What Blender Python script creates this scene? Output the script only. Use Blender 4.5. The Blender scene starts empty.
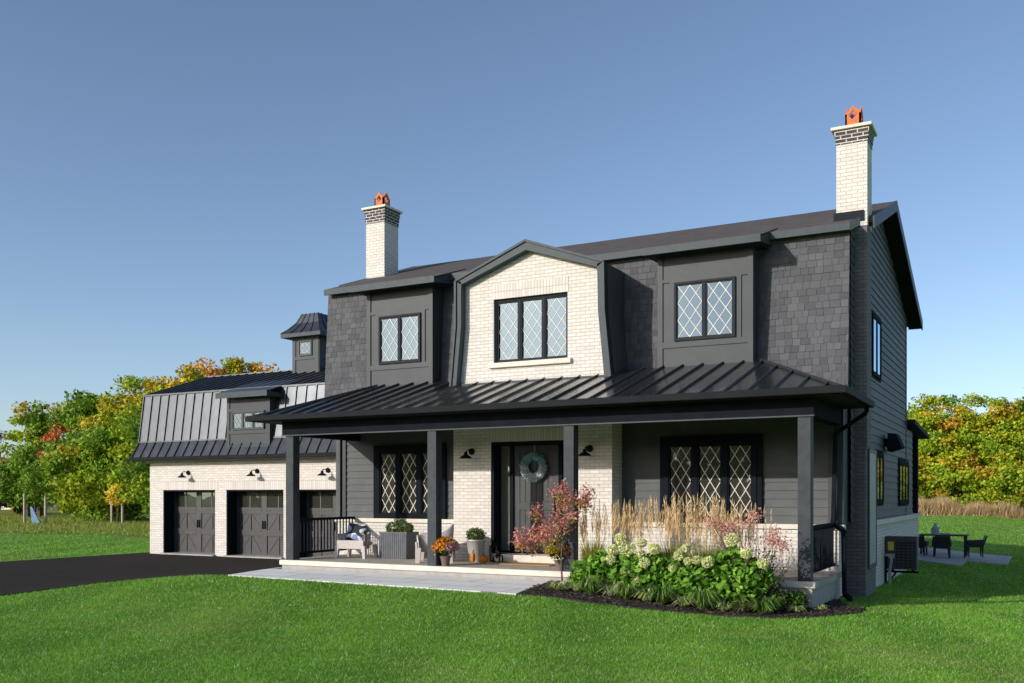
import bpy, math, random
import numpy as np
from mathutils import Vector
R = math.radians
scene = bpy.context.scene
col = scene.collection
rng = np.random.default_rng(7)
random.seed(7)

# ------------------------------------------------------------------ camera, sky, sun, exposure
cam_d = bpy.data.cameras.new('camera'); cam = bpy.data.objects.new('camera', cam_d); col.objects.link(cam)
cam_d.sensor_width = 36; cam_d.lens = 965/1024*36
cam_d.shift_y = 153.5/1024
cam_d.clip_start = .1; cam_d.clip_end = 5000
cam.location = (0, 0, 1.95); cam.rotation_euler = (R(90), 0, R(28.5))
scene.camera = cam
SUN_AZ, SUN_EL = 29.0, 18.5        # degrees left of the facade's normal, above the horizon
w = bpy.data.worlds.new('World'); scene.world = w; w.use_nodes = True
nt = w.node_tree; bg = nt.nodes['Background']
sky = nt.nodes.new('ShaderNodeTexSky'); sky.sky_type = 'NISHITA'; sky.sun_disc = False
sky.sun_elevation = R(SUN_EL); sky.sun_rotation = R(180+SUN_AZ)
sky.altitude = 200; sky.air_density = 0.75; sky.dust_density = 1.2; sky.ozone_density = 1.3
nt.links.new(sky.outputs[0], bg.inputs[0]); bg.inputs[1].default_value = 0.15
sd = bpy.data.lights.new('sun', 'SUN'); so = bpy.data.objects.new('sun', sd); col.objects.link(so)
sd.energy = 3.3; sd.angle = R(.5); sd.color = (1, .945, .87)
sv = Vector((-math.sin(R(SUN_AZ))*math.cos(R(SUN_EL)), -math.cos(R(SUN_AZ))*math.cos(R(SUN_EL)), math.sin(R(SUN_EL))))
so.rotation_euler = (-sv).to_track_quat('-Z', 'Y').to_euler()
so.location = (-20, -30, 30)
vs = scene.view_settings; vs.view_transform = 'Standard'; vs.look = 'None'; vs.gamma = 1; vs.use_curve_mapping = False
vs.exposure = 0.22
scene.cycles.use_denoising = True
scene.cycles.max_bounces = 6; scene.cycles.diffuse_bounces = 2; scene.cycles.transparent_max_bounces = 4

# ------------------------------------------------------------------ materials
def mat(name, base=(.5,.5,.5), rough=.6, metal=0.0, spec=None):
    m = bpy.data.materials.new(name); m.use_nodes = True
    b = m.node_tree.nodes['Principled BSDF']
    b.inputs['Base Color'].default_value = (*base, 1); b.inputs['Roughness'].default_value = rough
    b.inputs['Metallic'].default_value = metal
    if spec is not None: b.inputs['Specular IOR Level'].default_value = spec
    return m
def N(m, t, **k):
    n = m.node_tree.nodes.new(t)
    for a, v in k.items():
        if a in n.inputs: n.inputs[a].default_value = v
        else: setattr(n, a, v)
    return n
def L(m, a, b): m.node_tree.links.new(a, b)
def pb(m): return m.node_tree.nodes['Principled BSDF']
def coord(m, uv=True):
    return N(m, 'ShaderNodeTexCoord').outputs['UV' if uv else 'Object']
def mixc(m, fac, a, b, blend='MIX'):
    n = N(m, 'ShaderNodeMix', data_type='RGBA', blend_type=blend)
    for i, v in ((0, fac), (6, a), (7, b)):
        if hasattr(v, 'is_linked'): L(m, v, n.inputs[i])
        else: n.inputs[i].default_value = v if i == 0 else (*v, 1)
    return n.outputs[2]
def noise(m, scale, detail=4, vec=None, rough=.6):
    n = N(m, 'ShaderNodeTexNoise'); n.inputs['Scale'].default_value = scale; n.inputs['Detail'].default_value = detail
    n.inputs['Roughness'].default_value = rough
    if vec is not None: L(m, vec, n.inputs['Vector'])
    return n.outputs['Fac']
def ramp(m, fac, p0, p1, c0=(0,0,0), c1=(1,1,1)):
    n = N(m, 'ShaderNodeValToRGB'); e = n.color_ramp.elements
    e[0].position = p0; e[1].position = p1; e[0].color = (*c0, 1); e[1].color = (*c1, 1)
    L(m, fac, n.inputs[0]); return n.outputs[0]
def bump(m, h, strength=.3, dist=.01, inv=False):
    n = N(m, 'ShaderNodeBump', invert=inv); n.inputs['Strength'].default_value = strength; n.inputs['Distance'].default_value = dist
    L(m, h, n.inputs['Height']); L(m, n.outputs[0], pb(m).inputs['Normal'])
def painted(name, base, rough=.55, var=.18, scale=3, bmp=.15, spec=.25):
    m = mat(name, base, rough, spec=spec); v = coord(m, False)
    f = noise(m, scale, 5, v)
    c = mixc(m, ramp(m, f, .3, .7), tuple(x*(1-var) for x in base), tuple(min(1, x*(1+var)) for x in base))
    L(m, c, pb(m).inputs['Base Color'])
    bump(m, noise(m, 60, 3, v), bmp, .004); return m
def brick(name, c1, c2, mortar, bw=.215, rh=.075, ms=.0065, off=.5, warm=(.62,.5,.38), warm_amt=.25):
    m = mat(name, c1, .8); v = coord(m)
    b = N(m, 'ShaderNodeTexBrick', offset=off, squash=1.0)
    for k, val in (('Scale', 1), ('Mortar Size', ms), ('Mortar Smooth', .3), ('Bias', 0), ('Brick Width', bw), ('Row Height', rh)): b.inputs[k].default_value = val
    b.inputs['Color1'].default_value = (*c1, 1); b.inputs['Color2'].default_value = (*c2, 1); b.inputs['Mortar'].default_value = (*mortar, 1)
    L(m, v, b.inputs['Vector'])
    n1 = noise(m, 9, 4, v); n2 = noise(m, .9, 3, v)
    c = mixc(m, ramp(m, n1, .55, .85, (0,0,0), (warm_amt,)*3), b.outputs['Color'], warm)
    c = mixc(m, ramp(m, n2, .3, .8, (0,0,0), (.3,)*3), c, tuple(x*.8 for x in c1))
    L(m, c, pb(m).inputs['Base Color'])
    bump(m, b.outputs['Fac'], .55, .008, True); return m
def attr_mat(name, rough=.7, transl=.3, noise_amt=0.0, spec=.3):
    m = mat(name, (.5,.5,.5), rough, spec=spec)
    a = N(m, 'ShaderNodeAttribute', attribute_name='Col')
    L(m, a.outputs['Color'], pb(m).inputs['Base Color'])
    if transl:
        t = N(m, 'ShaderNodeBsdfTranslucent'); L(m, a.outputs['Color'], t.inputs['Color'])
        x = N(m, 'ShaderNodeMixShader'); x.inputs[0].default_value = transl
        o = m.node_tree.nodes['Material Output']
        L(m, pb(m).outputs[0], x.inputs[1]); L(m, t.outputs[0], x.inputs[2]); L(m, x.outputs[0], o.inputs['Surface'])
    return m
M = {}
M['white_brick'] = brick('white_painted_brick', (.73,.69,.645), (.62,.575,.525), (.42,.36,.30), ms=.0065)
M['soldier_brick'] = brick('white_soldier_brick', (.71,.67,.625), (.60,.555,.505), (.40,.34,.28), bw=.075, rh=.34, off=0.0)
M['grey_brick'] = brick('grey_chimney_brick', (.17,.165,.17), (.125,.122,.126), (.06,.06,.062), warm=(.15,.14,.13))  # grey tone for the chimney below the roof, darker than the brick above
M['dark_brick'] = brick('dark_corbel_brick', (.035,.028,.03), (.06,.045,.042), (.6,.57,.54), ms=.012, warm=(.1,.07,.06))
M['trim'] = painted('charcoal_trim', (.050,.058,.063), .5, .10)
M['fascia'] = painted('grey_metal_fascia', (.060,.073,.083), .5, .12, 6, .06, .15)
M['siding'] = painted('charcoal_lap_siding', (.088,.093,.097), .6, .15, 2.2, .3)
M['post'] = painted('dark_stained_post', (.040,.047,.055), .6, .25, 6, .4)
M['slate'] = painted('slate_window_frame', (.022,.026,.031), .6, .15, spec=.1)
M['black'] = painted('black_paint', (.012,.015,.020), .8, .2, spec=.03)
M['gutter'] = painted('dark_gutter', (.016,.018,.021), .65, .15, spec=.06)
M['soffit'] = painted('dark_soffit', (.018,.021,.026), .7, .2, spec=.1)
M['door'] = painted('black_door_paint', (.05,.054,.058), .5, .12)
M['stone'] = painted('limestone', (.70,.645,.55), .8, .12, 4, .3)
M['slab_top'] = painted('porch_stone_floor', (.40,.37,.31), .85, .15, 4, .3)
M['concrete'] = painted('concrete', (.38,.36,.34), .85, .15, 5, .4)
M['lattice'] = painted('cream_lattice', (.74,.68,.60), .5, .06)
M['terracotta'] = painted('terracotta', (.60,.17,.06), .8, .2, 8, .3)
M['galv'] = mat('galvanised_metal', (.78,.78,.75), .42, .55)
bump(M['galv'], noise(M['galv'], 14, 3, coord(M['galv'], False)), .1, .01)
M['wood_grey'] = painted('grey_planter_board', (.13,.135,.15), .7, .15, 9, .4)
M['wicker'] = painted('beige_resin_wicker', (.58,.52,.49), .7, .1, 30, .5)
M['dark_wicker'] = painted('dark_wicker', (.03,.03,.035), .6, .3, 20, .4)
M['pot'] = painted('brown_pot', (.17,.12,.10), .7, .2)
M['coir'] = painted('coir', (.42,.24,.11), .95, .2, 40, .6)
M['pumpkin'] = painted('pumpkin_skin', (.72,.20,.02), .5, .2, 10, .2)
M['stem'] = painted('stem', (.16,.14,.06), .8, .2)
M['candle'] = painted('candle_wax', (.75,.70,.6), .5, .05)
M['candle_red'] = painted('orange_candle', (.55,.14,.05), .5, .05)
M['ac_body'] = painted('grey_cabinet', (.06,.064,.07), .5, .08)
M['label'] = painted('yellow_sticker', (.62,.52,.06), .5, .04)
M['bark'] = painted('bark', (.11,.085,.065), .9, .35, 5, .8)
M['pale_wood'] = painted('pale_wood', (.36,.31,.26), .9, .2)
M['blue_cloth'] = painted('blue_tarp', (.14,.25,.40), .7, .15)
M['panel'] = painted('light_grey_panel', (.34,.355,.37), .5, .08)
def seam_metal(name, base, rough, metal=.35):
    m = mat(name, base, rough, metal); v = coord(m, False)
    n = noise(m, 2.5, 5, v)
    L(m, ramp(m, n, .25, .8, (rough*.8,)*3, (rough*1.3,)*3), pb(m).inputs['Roughness'])
    L(m, mixc(m, noise(m, 5, 6, v), tuple(x*.8 for x in base), tuple(x*1.25 for x in base)), pb(m).inputs['Base Color'])
    bump(m, noise(m, 1.7, 2, v), .12, .03); return m
M['metal_roof'] = seam_metal('black_standing_seam', (.085,.092,.102), .40, .7)
M['porch_metal'] = seam_metal('porch_standing_seam', (.15,.16,.172), .19, .9)
def glass(name, fac, base=(.012,.014,.016)):
    m = mat(name, base, .15, spec=.2)
    g = N(m, 'ShaderNodeBsdfGlossy'); g.inputs['Roughness'].default_value = .015; g.inputs['Color'].default_value = (.46,.73,1,1)
    bn = N(m, 'ShaderNodeBump'); bn.inputs['Strength'].default_value = .12; bn.inputs['Distance'].default_value = .02
    L(m, noise(m, 1.5, 1, coord(m, False)), bn.inputs['Height']); L(m, bn.outputs[0], g.inputs['Normal'])
    x = N(m, 'ShaderNodeMixShader'); o = m.node_tree.nodes['Material Output']
    fr = N(m, 'ShaderNodeFresnel'); fr.inputs['IOR'].default_value = 1.5; ad = N(m, 'ShaderNodeMath', operation='ADD', use_clamp=True)
    L(m, fr.outputs[0], ad.inputs[0]); ad.inputs[1].default_value = fac-.04; L(m, ad.outputs[0], x.inputs[0])
    L(m, pb(m).outputs[0], x.inputs[1]); L(m, g.outputs[0], x.inputs[2]); L(m, x.outputs[0], o.inputs['Surface']); return m
M['glass'] = glass('low_e_glass', .13)
M['glass_low'] = glass('porch_glass', .09, (.035,.035,.028))
M['glass_side'] = glass('sidelight_glass', .12, (.16,.16,.13))
# roof shingles seen flat
m = M['shingle_flat'] = mat('brown_grey_shingles', (.1,.09,.085), .9); v = coord(m)
b = N(m, 'ShaderNodeTexBrick', offset=.5)
for k, val in (('Scale', 1), ('Mortar Size', .006), ('Brick Width', .3), ('Row Height', .145), ('Bias', 0)): b.inputs[k].default_value = val
b.inputs['Color1'].default_value = (.105,.086,.078,1); b.inputs['Color2'].default_value = (.048,.040,.037,1); b.inputs['Mortar'].default_value = (.03,.028,.028,1)
L(m, v, b.inputs['Vector']); L(m, mixc(m, noise(m, 3, 5, v), b.outputs['Color'], (.078,.064,.058)), pb(m).inputs['Base Color']); bump(m, b.outputs['Fac'], .5, .01, True)
# individually laid mansard shingles: tone per shingle in attribute Col, mineral grain from noise
m = M['shingle'] = mat('slate_grey_shingles', (.12,.12,.13), .85); a = N(m, 'ShaderNodeAttribute', attribute_name='Col')
L(m, mixc(m, ramp(m, noise(m, 45, 4, coord(m, False)), .3, .7, (0,0,0), (.45,)*3), a.outputs['Color'], (.11,.11,.12)), pb(m).inputs['Base Color'])
bump(m, noise(m, 120, 2, coord(m, False)), .3, .004)
M['leaf'] = attr_mat('leaves', .65, .35)
M['blade'] = attr_mat('grass_blades', .65, .35)
M['petal'] = attr_mat('petals', .8, .25)
M['dry'] = attr_mat('dry_grass', .85, .3)
# lawn
def lawn_mat(name, c0, c1, c2):
    m = mat(name, c0, .95, spec=.1); v = coord(m, False)
    c = mixc(m, ramp(m, noise(m, .35, 5, v), .35, .65), c0, c1)
    c = mixc(m, ramp(m, noise(m, 7, 6, v, .75), .45, .75), c, c2)
    wv = N(m, 'ShaderNodeTexWave', wave_type='BANDS', bands_direction='X'); wv.inputs['Scale'].default_value = .19; wv.inputs['Distortion'].default_value = 1.2; wv.inputs['Detail'].default_value = 2; wv.inputs['Detail Scale'].default_value = .6
    mp = N(m, 'ShaderNodeMapping'); mp.inputs['Rotation'].default_value = (0, 0, R(-18)); L(m, v, mp.inputs[0]); L(m, mp.outputs[0], wv.inputs['Vector'])
    c = mixc(m, ramp(m, wv.outputs['Fac'], .2, .8, (0,0,0), (.35,)*3), c, tuple(x*1.35 for x in c1))
    L(m, c, pb(m).inputs['Base Color']); bump(m, noise(m, 40, 4, v), .8, .04); return m
M['lawn'] = lawn_mat('lawn_soil_and_grass', (.10,.23,.022), (.16,.31,.035), (.24,.34,.09))
M['meadow'] = lawn_mat('meadow_ground', (.17,.22,.03), (.22,.25,.045), (.28,.26,.07))
m = M['asphalt'] = mat('asphalt', (.035,.032,.031), .95, spec=.05); v = coord(m, False)
L(m, mixc(m, ramp(m, noise(m, 90, 3, v), .4, .75, (0,0,0), (.5,)*3), mixc(m, noise(m, .5, 4, v), (.032,.026,.022), (.048,.040,.033)), (.06,.058,.055)), pb(m).inputs['Base Color']); bump(m, noise(m, 120, 2, v), .6, .01)
m = M['paver'] = mat('stone_pavers', (.4,.4,.4), .85); v = coord(m)
b = N(m, 'ShaderNodeTexBrick', offset=.37)
for k, val in (('Scale', 1), ('Mortar Size', .014), ('Brick Width', 1.5), ('Row Height', .72), ('Bias', .1)): b.inputs[k].default_value = val
b.inputs['Color1'].default_value = (.84,.83,.80,1); b.inputs['Color2'].default_value = (.74,.74,.72,1); b.inputs['Mortar'].default_value = (.15,.14,.13,1)
L(m, v, b.inputs['Vector']); L(m, mixc(m, ramp(m, noise(m, 2.2, 6, v), .35, .75, (0,0,0), (.5,)*3), b.outputs['Color'], (.70,.68,.65)), pb(m).inputs['Base Color']); bump(m, b.outputs['Fac'], .5, .008, True)
m = M['mulch'] = mat('dark_mulch', (.03,.022,.018), .95); v = coord(m, False)
L(m, mixc(m, ramp(m, noise(m, 28, 5, v, .8), .4, .7), (.022,.017,.015), (.075,.055,.045)), pb(m).inputs['Base Color']); bump(m, noise(m, 35, 4, v), 1, .05)
m = M['cloth'] = mat('patterned_cloth', (.5,.5,.5), .9); v = coord(m, False)
vr = N(m, 'ShaderNodeTexWave', wave_type='RINGS'); vr.inputs['Scale'].default_value = 2.4; vr.inputs['Distortion'].default_value = 9; vr.inputs['Detail'].default_value = 1; L(m, v, vr.inputs['Vector'])
L(m, mixc(m, ramp(m, vr.outputs['Fac'], .48, .55), (.02,.025,.04), mixc(m, ramp(m, noise(m, 5, 1, v), .48, .55), (.20,.28,.50), (.7,.68,.64))), pb(m).inputs['Base Color'])
m = M['garage_door'] = mat('dark_garage_door', (.05,.05,.053), .55); v = coord(m, False)
mp = N(m, 'ShaderNodeMapping'); mp.inputs['Scale'].default_value = (9, 9, 1.2); L(m, v, mp.inputs[0])
L(m, mixc(m, ramp(m, noise(m, 4, 6, mp.outputs[0], .7), .35, .7), (.026,.025,.028), (.066,.063,.067)), pb(m).inputs['Base Color']); bump(m, noise(m, 4, 6, mp.outputs[0]), .4, .01)

# ------------------------------------------------------------------ mesh helpers
class MB:
    """collects faces (in world or thing-local metres) and links them as ONE mesh object"""
    def __init__(s): s.v = []; s.f = []; s.mi = []; s.c = []
    def add(s, vs_, fs, mi=0, c=None):
        o = len(s.v); s.v.extend([tuple(p) for p in vs_])
        for f in fs: s.f.append(tuple(i+o for i in f)); s.mi.append(mi)
        s.c.extend([c or (.5,.5,.5)]*len(vs_)); return s
    def quad(s, a, b, c, d, mi=0, col_=None): return s.add([a,b,c,d], [(0,1,2,3)], mi, col_)
    def box(s, x0, x1, y0, y1, z0, z1, mi=0):
        v = [(x,y,z) for z in (z0,z1) for y in (y0,y1) for x in (x0,x1)]
        return s.add(v, [(0,2,3,1),(4,5,7,6),(0,1,5,4),(2,6,7,3),(0,4,6,2),(1,3,7,5)], mi)
    def fbox(s, F, u0, u1, v0, v1, n0, n1, mi=0):
        v = [F(u,vv,n) for n in (n0,n1) for vv in (v0,v1) for u in (u0,u1)]
        return s.add(v, [(0,2,3,1),(4,5,7,6),(0,1,5,4),(2,6,7,3),(0,4,6,2),(1,3,7,5)], mi)
    def hexa(s, b4, t4, mi=0):
        return s.add(list(b4)+list(t4), [(3,2,1,0),(4,5,6,7),(0,1,5,4),(1,2,6,5),(2,3,7,6),(3,0,4,7)], mi)
    def prism(s, poly, d, mi=0):
        """polygon (list of 3-D points) extruded by vector d"""
        n = len(poly); p2 = [tuple(a+b for a, b in zip(p, d)) for p in poly]
        fs = [tuple(range(n))[::-1], tuple(range(n, 2*n))] + [(i, (i+1)%n, n+(i+1)%n, n+i) for i in range(n)]
        return s.add(list(poly)+p2, fs, mi)
    def bar(s, p, q, wx, wz, up=(0,0,1), mi=0):
        p, q = Vector(p), Vector(q); d = (q-p).normalized(); a = d.cross(Vector(up))
        if a.length < 1e-4: a = d.cross(Vector((0,1,0)))
        a.normalize(); b_ = a.cross(d).normalized(); a = a*wx/2; b_ = b_*wz/2
        e = lambda o: [o-a-b_, o+a-b_, o+a+b_, o-a+b_]
        return s.hexa(e(p), e(q), mi)
    def tube(s, pts, rads, n=8, mi=0, cap=True):
        pts = [Vector(p) for p in pts]; o = []; 
        if not hasattr(rads, '__len__'): rads = [rads]*len(pts)
        ref = None
        for i, p in enumerate(pts):
            d = (pts[min(i+1, len(pts)-1)]-pts[max(i-1, 0)]).normalized()
            if ref is None: ref = Vector((1,0,0)) if abs(d.x) < .8 else Vector((0,1,0))
            a = (ref-d*ref.dot(d)).normalized(); b_ = d.cross(a); ref = a
            o += [p+(a*math.cos(2*math.pi*k/n)+b_*math.sin(2*math.pi*k/n))*rads[i] for k in range(n)]
        fs = [(i*n+k, i*n+(k+1)%n, (i+1)*n+(k+1)%n, (i+1)*n+k) for i in range(len(pts)-1) for k in range(n)]
        if cap: fs += [tuple(range(n))[::-1], tuple(range((len(pts)-1)*n, len(pts)*n))]
        return s.add(o, fs, mi)
    def lathe(s, c, prof, n=20, mi=0, sx=1, sy=1):
        o = [(c[0]+r*sx*math.cos(2*math.pi*k/n), c[1]+r*sy*math.sin(2*math.pi*k/n), c[2]+z) for r, z in prof for k in range(n)]
        fs = [(i*n+k, i*n+(k+1)%n, (i+1)*n+(k+1)%n, (i+1)*n+k) for i in range(len(prof)-1) for k in range(n)]
        fs += [tuple(range(n))[::-1], tuple(range((len(prof)-1)*n, len(prof)*n))]
        return s.add(o, fs, mi)
    def build(s, name, mats, parent=None, org=None, smooth=False, bevel=0):
        if org is None:
            p = parent; org = Vector((0,0,0))
            while p is not None: org = org+p.location; p = p.parent
        v = np.array(s.v, dtype=np.float32)-np.array(org, dtype=np.float32)
        me = bpy.data.meshes.new(name); me.from_pydata(v.tolist(), [], s.f)
        for m_ in (mats if isinstance(mats, (list, tuple)) else [mats]): me.materials.append(m_)
        me.polygons.foreach_set('material_index', s.mi)
        if smooth: me.polygons.foreach_set('use_smooth', [True]*len(me.polygons))
        uvl = me.uv_layers.new(name='UVMap'); uv = np.zeros((len(me.loops), 2), dtype=np.float32)
        wv = np.array(s.v, dtype=np.float32); 
        for p in me.polygons:
            n = p.normal; ax, ay, az = abs(n.x), abs(n.y), abs(n.z)
            i, j = (0, 2) if ay >= ax and ay >= az*.55 else ((1, 2) if ax >= az*.55 else (0, 1))
            for li, vi in zip(p.loop_indices, p.vertices): uv[li] = (wv[vi][i], wv[vi][j])
        uvl.data.foreach_set('uv', uv.ravel())
        ca = me.color_attributes.new('Col', 'FLOAT_COLOR', 'POINT')
        ca.data.foreach_set('color', np.hstack([np.array(s.c, dtype=np.float32), np.ones((len(s.c), 1), np.float32)]).ravel())
        me.update()
        o = bpy.data.objects.new(name, me); col.objects.link(o)
        if parent is not None: o.parent = parent
        else: o.location = org
        if bevel:
            bm_ = o.modifiers.new('edge', 'BEVEL'); bm_.width = bevel; bm_.segments = 2; bm_.limit_method = 'ANGLE'
        return o
def cloud(name, V, F, C, mat_, parent=None, org=(0,0,0)):
    """mesh straight from numpy arrays: V (n,3), F (m,k), C (n,3)"""
    me = bpy.data.meshes.new(name); V = np.asarray(V, np.float32)-np.asarray(org, np.float32); F = np.asarray(F, np.int32); k = F.shape[1]
    me.vertices.add(len(V)); me.vertices.foreach_set('co', V.ravel())
    me.loops.add(F.size); me.loops.foreach_set('vertex_index', F.ravel())
    me.polygons.add(len(F)); me.polygons.foreach_set('loop_start', np.arange(len(F), dtype=np.int32)*k)
    ca = me.color_attributes.new('Col', 'FLOAT_COLOR', 'POINT')
    ca.data.foreach_set('color', np.hstack([np.asarray(C, np.float32), np.ones((len(V), 1), np.float32)]).ravel())
    me.materials.append(mat_); me.update(calc_edges=True); me.validate()
    o = bpy.data.objects.new(name, me); col.objects.link(o)
    if parent is not None: o.parent = parent
    else: o.location = org
    return o
def leaf_geo(P, size, C, aspect=.6, flat=.0, face=None, oval=False):
    """one folded diamond-shaped leaf at every point"""
    P = np.asarray(P); n = len(P); size = np.broadcast_to(np.asarray(size, float), (n,))[:, None]
    d = rng.normal(size=(n, 3)); d[:, 2] *= (1-flat); d[:, 2] -= .15
    d /= np.linalg.norm(d, axis=1, keepdims=True)
    e = rng.normal(size=(n, 3)) if face is None else face+rng.normal(size=(n, 3))*.7
    e = np.cross(d, e); e /= np.linalg.norm(e, axis=1, keepdims=True)+1e-9; nn = np.cross(d, e)
    if oval:      # rounded leaf: two half blades folded along the midrib
        a, b_, g = size*.5, size*aspect*.5, nn*size*.10
        V = np.stack([P-d*a, P-d*a*.35+e*b_+g, P+d*a*.35+e*b_*.85+g, P+d*a-nn*size*.08, P+d*a*.35-e*b_*.85+g, P-d*a*.35-e*b_+g], 1).reshape(-1, 3)
        F = (np.arange(n)[:, None, None]*6+np.array([[0,1,2,3],[0,3,4,5]])[None]).reshape(-1, 4)
        return V, F, np.repeat(np.asarray(C), 6, 0)
    V = np.stack([P-d*size*.5, P+e*size*aspect*.5+nn*size*.1, P+d*size*.5, P-e*size*aspect*.5+nn*size*.1], 1).reshape(-1, 3)
    F = np.arange(4*n).reshape(-1, 4)
    return V, F, np.repeat(np.asarray(C), 4, 0)
def blade_geo(P, H, W, lean, C, C2=None):
    """triangular blades: base point, height, width, lean vector"""
    n = len(P); a = rng.uniform(0, 2*np.pi, n); u = np.stack([np.cos(a), np.sin(a), 0*a], 1)*np.asarray(W).reshape(-1, 1)/2
    top = P+lean; top[:, 2] += H
    V = np.stack([P-u, P+u, top], 1).reshape(-1, 3); F = np.arange(3*n).reshape(-1, 3)
    Cc = np.repeat(C, 3, 0)
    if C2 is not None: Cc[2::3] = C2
    return V, F, Cc
def cat(parts):
    V, F, C, o = [], [], [], 0
    for v, f, c in parts: V.append(v); F.append(f+o); C.append(c); o += len(v)
    return np.concatenate(V), np.concatenate(F), np.concatenate(C)
def tag(o, label=None, cat_=None, group=None, kind=None):
    if label: o['label'] = label
    if cat_: o['category'] = cat_
    if group: o['group'] = group
    if kind: o['kind'] = kind
    return o
def empty(name, loc, label, cat_, group=None, rz=0):
    o = bpy.data.objects.new(name, None); col.objects.link(o); o.location = loc; o.rotation_euler = (0, 0, rz); o.empty_display_size = .2
    return tag(o, label, cat_, group)
def copy_tree(o, parent=None):
    c_ = o.copy(); col.objects.link(c_)
    if parent is not None: c_.parent = parent
    for ch in list(o.children): copy_tree(ch, c_)
    return c_
def front(y):  return lambda u, v, n: (u, y-n, v)       # plane facing -Y at depth y
def right(x):  return lambda u, v, n: (x+n, u, v)       # plane facing +X at x
def sm(t): t = np.clip(t, 0, 1); return t*t*(3-2*t)

# ------------------------------------------------------------------ terrain
def T(x, y):
    x = np.asarray(x, float); y = np.asarray(y, float)
    dx = np.maximum(np.maximum(-14.6-x, x+8.0), 0); dy = np.maximum(np.maximum(14.5-y, y-18), 0)
    z = .26*sm(1-np.hypot(dx, dy)/4.6)
    z = z-.32*sm((x+5)/4.5)*sm((y-16)/9)
    far = sm((y-36)/30)*sm((-14-x)/16)
    z = z+far*.12*np.sin(x*.11+1)*np.cos(y*.09)
    return z
def gx():
    a = np.concatenate([-np.geomspace(1800, 42, 22), np.arange(-40, 14.01, .5), np.geomspace(16, 1800, 24)]); return a
def gy():
    return np.concatenate([-np.geomspace(1500, 6, 16), np.arange(-4, 56.01, .5), np.geomspace(58, 1800, 26)])
def sheet(name, xs, ys, off, mat_, mask=None, kind='structure'):
    X_, Y_ = np.meshgrid(xs, ys); Z_ = T(X_, Y_)+off; V = np.stack([X_, Y_, Z_], -1).reshape(-1, 3)
    nx = len(xs); i, j = np.meshgrid(np.arange(nx-1), np.arange(len(ys)-1)); b_ = (j*nx+i).ravel()
    F = np.stack([b_, b_+1, b_+nx+1, b_+nx], 1)
    if mask is not None:
        cx = V[F].mean(1); F = F[mask(cx[:, 0], cx[:, 1])]
    o = cloud(name, V, F, np.full((len(V), 3), .5), mat_); tag(o, kind=kind)
    o.data.polygons.foreach_set('use_smooth', [True]*len(o.data.polygons)); return o
ground = sheet('ground', gx(), gy(), 0, M['lawn'])
def inside(poly, x, y):
    x = np.asarray(x); y = np.asarray(y); r = np.zeros(x.shape, bool); n = len(poly)
    for i in range(n):
        (x0, y0), (x1, y1) = poly[i], poly[(i+1) % n]
        c_ = ((y0 > y) != (y1 > y)) & (x < (x1-x0)*(y-y0)/((y1-y0) or 1e-9)+x0); r ^= c_
    return r
def surf(name, poly, off, mat_, th=.12, step=.35, kind='structure'):
    """a sheet cut to a polygon, draped on the terrain: bmesh grid clipped by the polygon's triangulated inner fan"""
    import bmesh
    bm = bmesh.new(); f = bm.faces.new([bm.verts.new((p[0], p[1], 0)) for p in poly])
    xs = [p[0] for p in poly]; ys = [p[1] for p in poly]
    for ax, lo, hi in ((0, min(xs), max(xs)), (1, min(ys), max(ys))):
        t = lo+step
        while t < hi:
            no = (1,0,0) if ax == 0 else (0,1,0); co = (t,0,0) if ax == 0 else (0,t,0)
            bmesh.ops.bisect_plane(bm, geom=bm.verts[:]+bm.edges[:]+bm.faces[:], plane_co=co, plane_no=no); t += step
    for v_ in bm.verts: v_.co.z = float(T(v_.co.x, v_.co.y))+off
    if th:
        r = bmesh.ops.extrude_face_region(bm, geom=bm.faces[:])
        for g in r['geom']:
            if isinstance(g, bmesh.types.BMVert): g.co.z -= th
        bmesh.ops.recalc_face_normals(bm, faces=bm.faces[:])
    me = bpy.data.meshes.new(name); uvl = bm.loops.layers.uv.new('UVMap')
    for f in bm.faces:
        for l in f.loops: l[uvl].uv = (l.vert.co.x, l.vert.co.y)
    bm.to_mesh(me); bm.free(); me.materials.append(mat_)
    o = bpy.data.objects.new(name, me); col.objects.link(o); return tag(o, kind=kind)
DRIVE = [(-26.1, 22.6), (-26.1, 17.5), (-26.3, 9), (-27, -30), (-17.6, -30), (-17.35, 6), (-17.35, 12.2), (-17.15, 13.6), (-16.6, 14.5), (-15.8, 14.9), (-14.88, 14.9), (-15.62, 17.4), (-15.5, 18.4), (-15.9, 19.8), (-15.9, 22.6)]
drive = surf('driveway', DRIVE, .035, M['asphalt'])
WALK = [(-14.8, 14.86), (-11, 14.6), (-7.72, 14.36), (-7.95, 15.3), (-8.2, 16.62), (-15.3, 16.62), (-15.3, 17.2), (-15.6, 17.2)]
walk = surf('front_path', WALK, .028, M['paver'], .1)
BED = [(-7.66, 14.36), (-7.2, 14.42), (-6.4, 14.38), (-5.6, 14.5), (-4.7, 14.85), (-3.6, 15.25), (-2.95, 15.85), (-2.55, 16.6), (-2.55, 17.3), (-2.9, 17.6), (-3.2, 18.6), (-3.5, 18.6), (-3.5, 16.62), (-8.18, 16.62), (-7.93, 15.3)]
bed = surf('mulch_bed', BED, .03, M['mulch'], .1)
PATIO = [(-8, 32.4), (-2.0, 32.4), (-2.0, 34.8), (-.8, 34.9), (-.75, 39.4), (-8, 39.4)]
patio = surf('patio', PATIO, .05, M['concrete'], .15, 1)
MEADOW_L = [(-140, 25), (-60, 31), (-46, 31), (-40, 32), (-34, 30.3), (-29.5, 30), (-27.5, 40), (-22, 44), (-22, 120), (-140, 160)]
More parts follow.
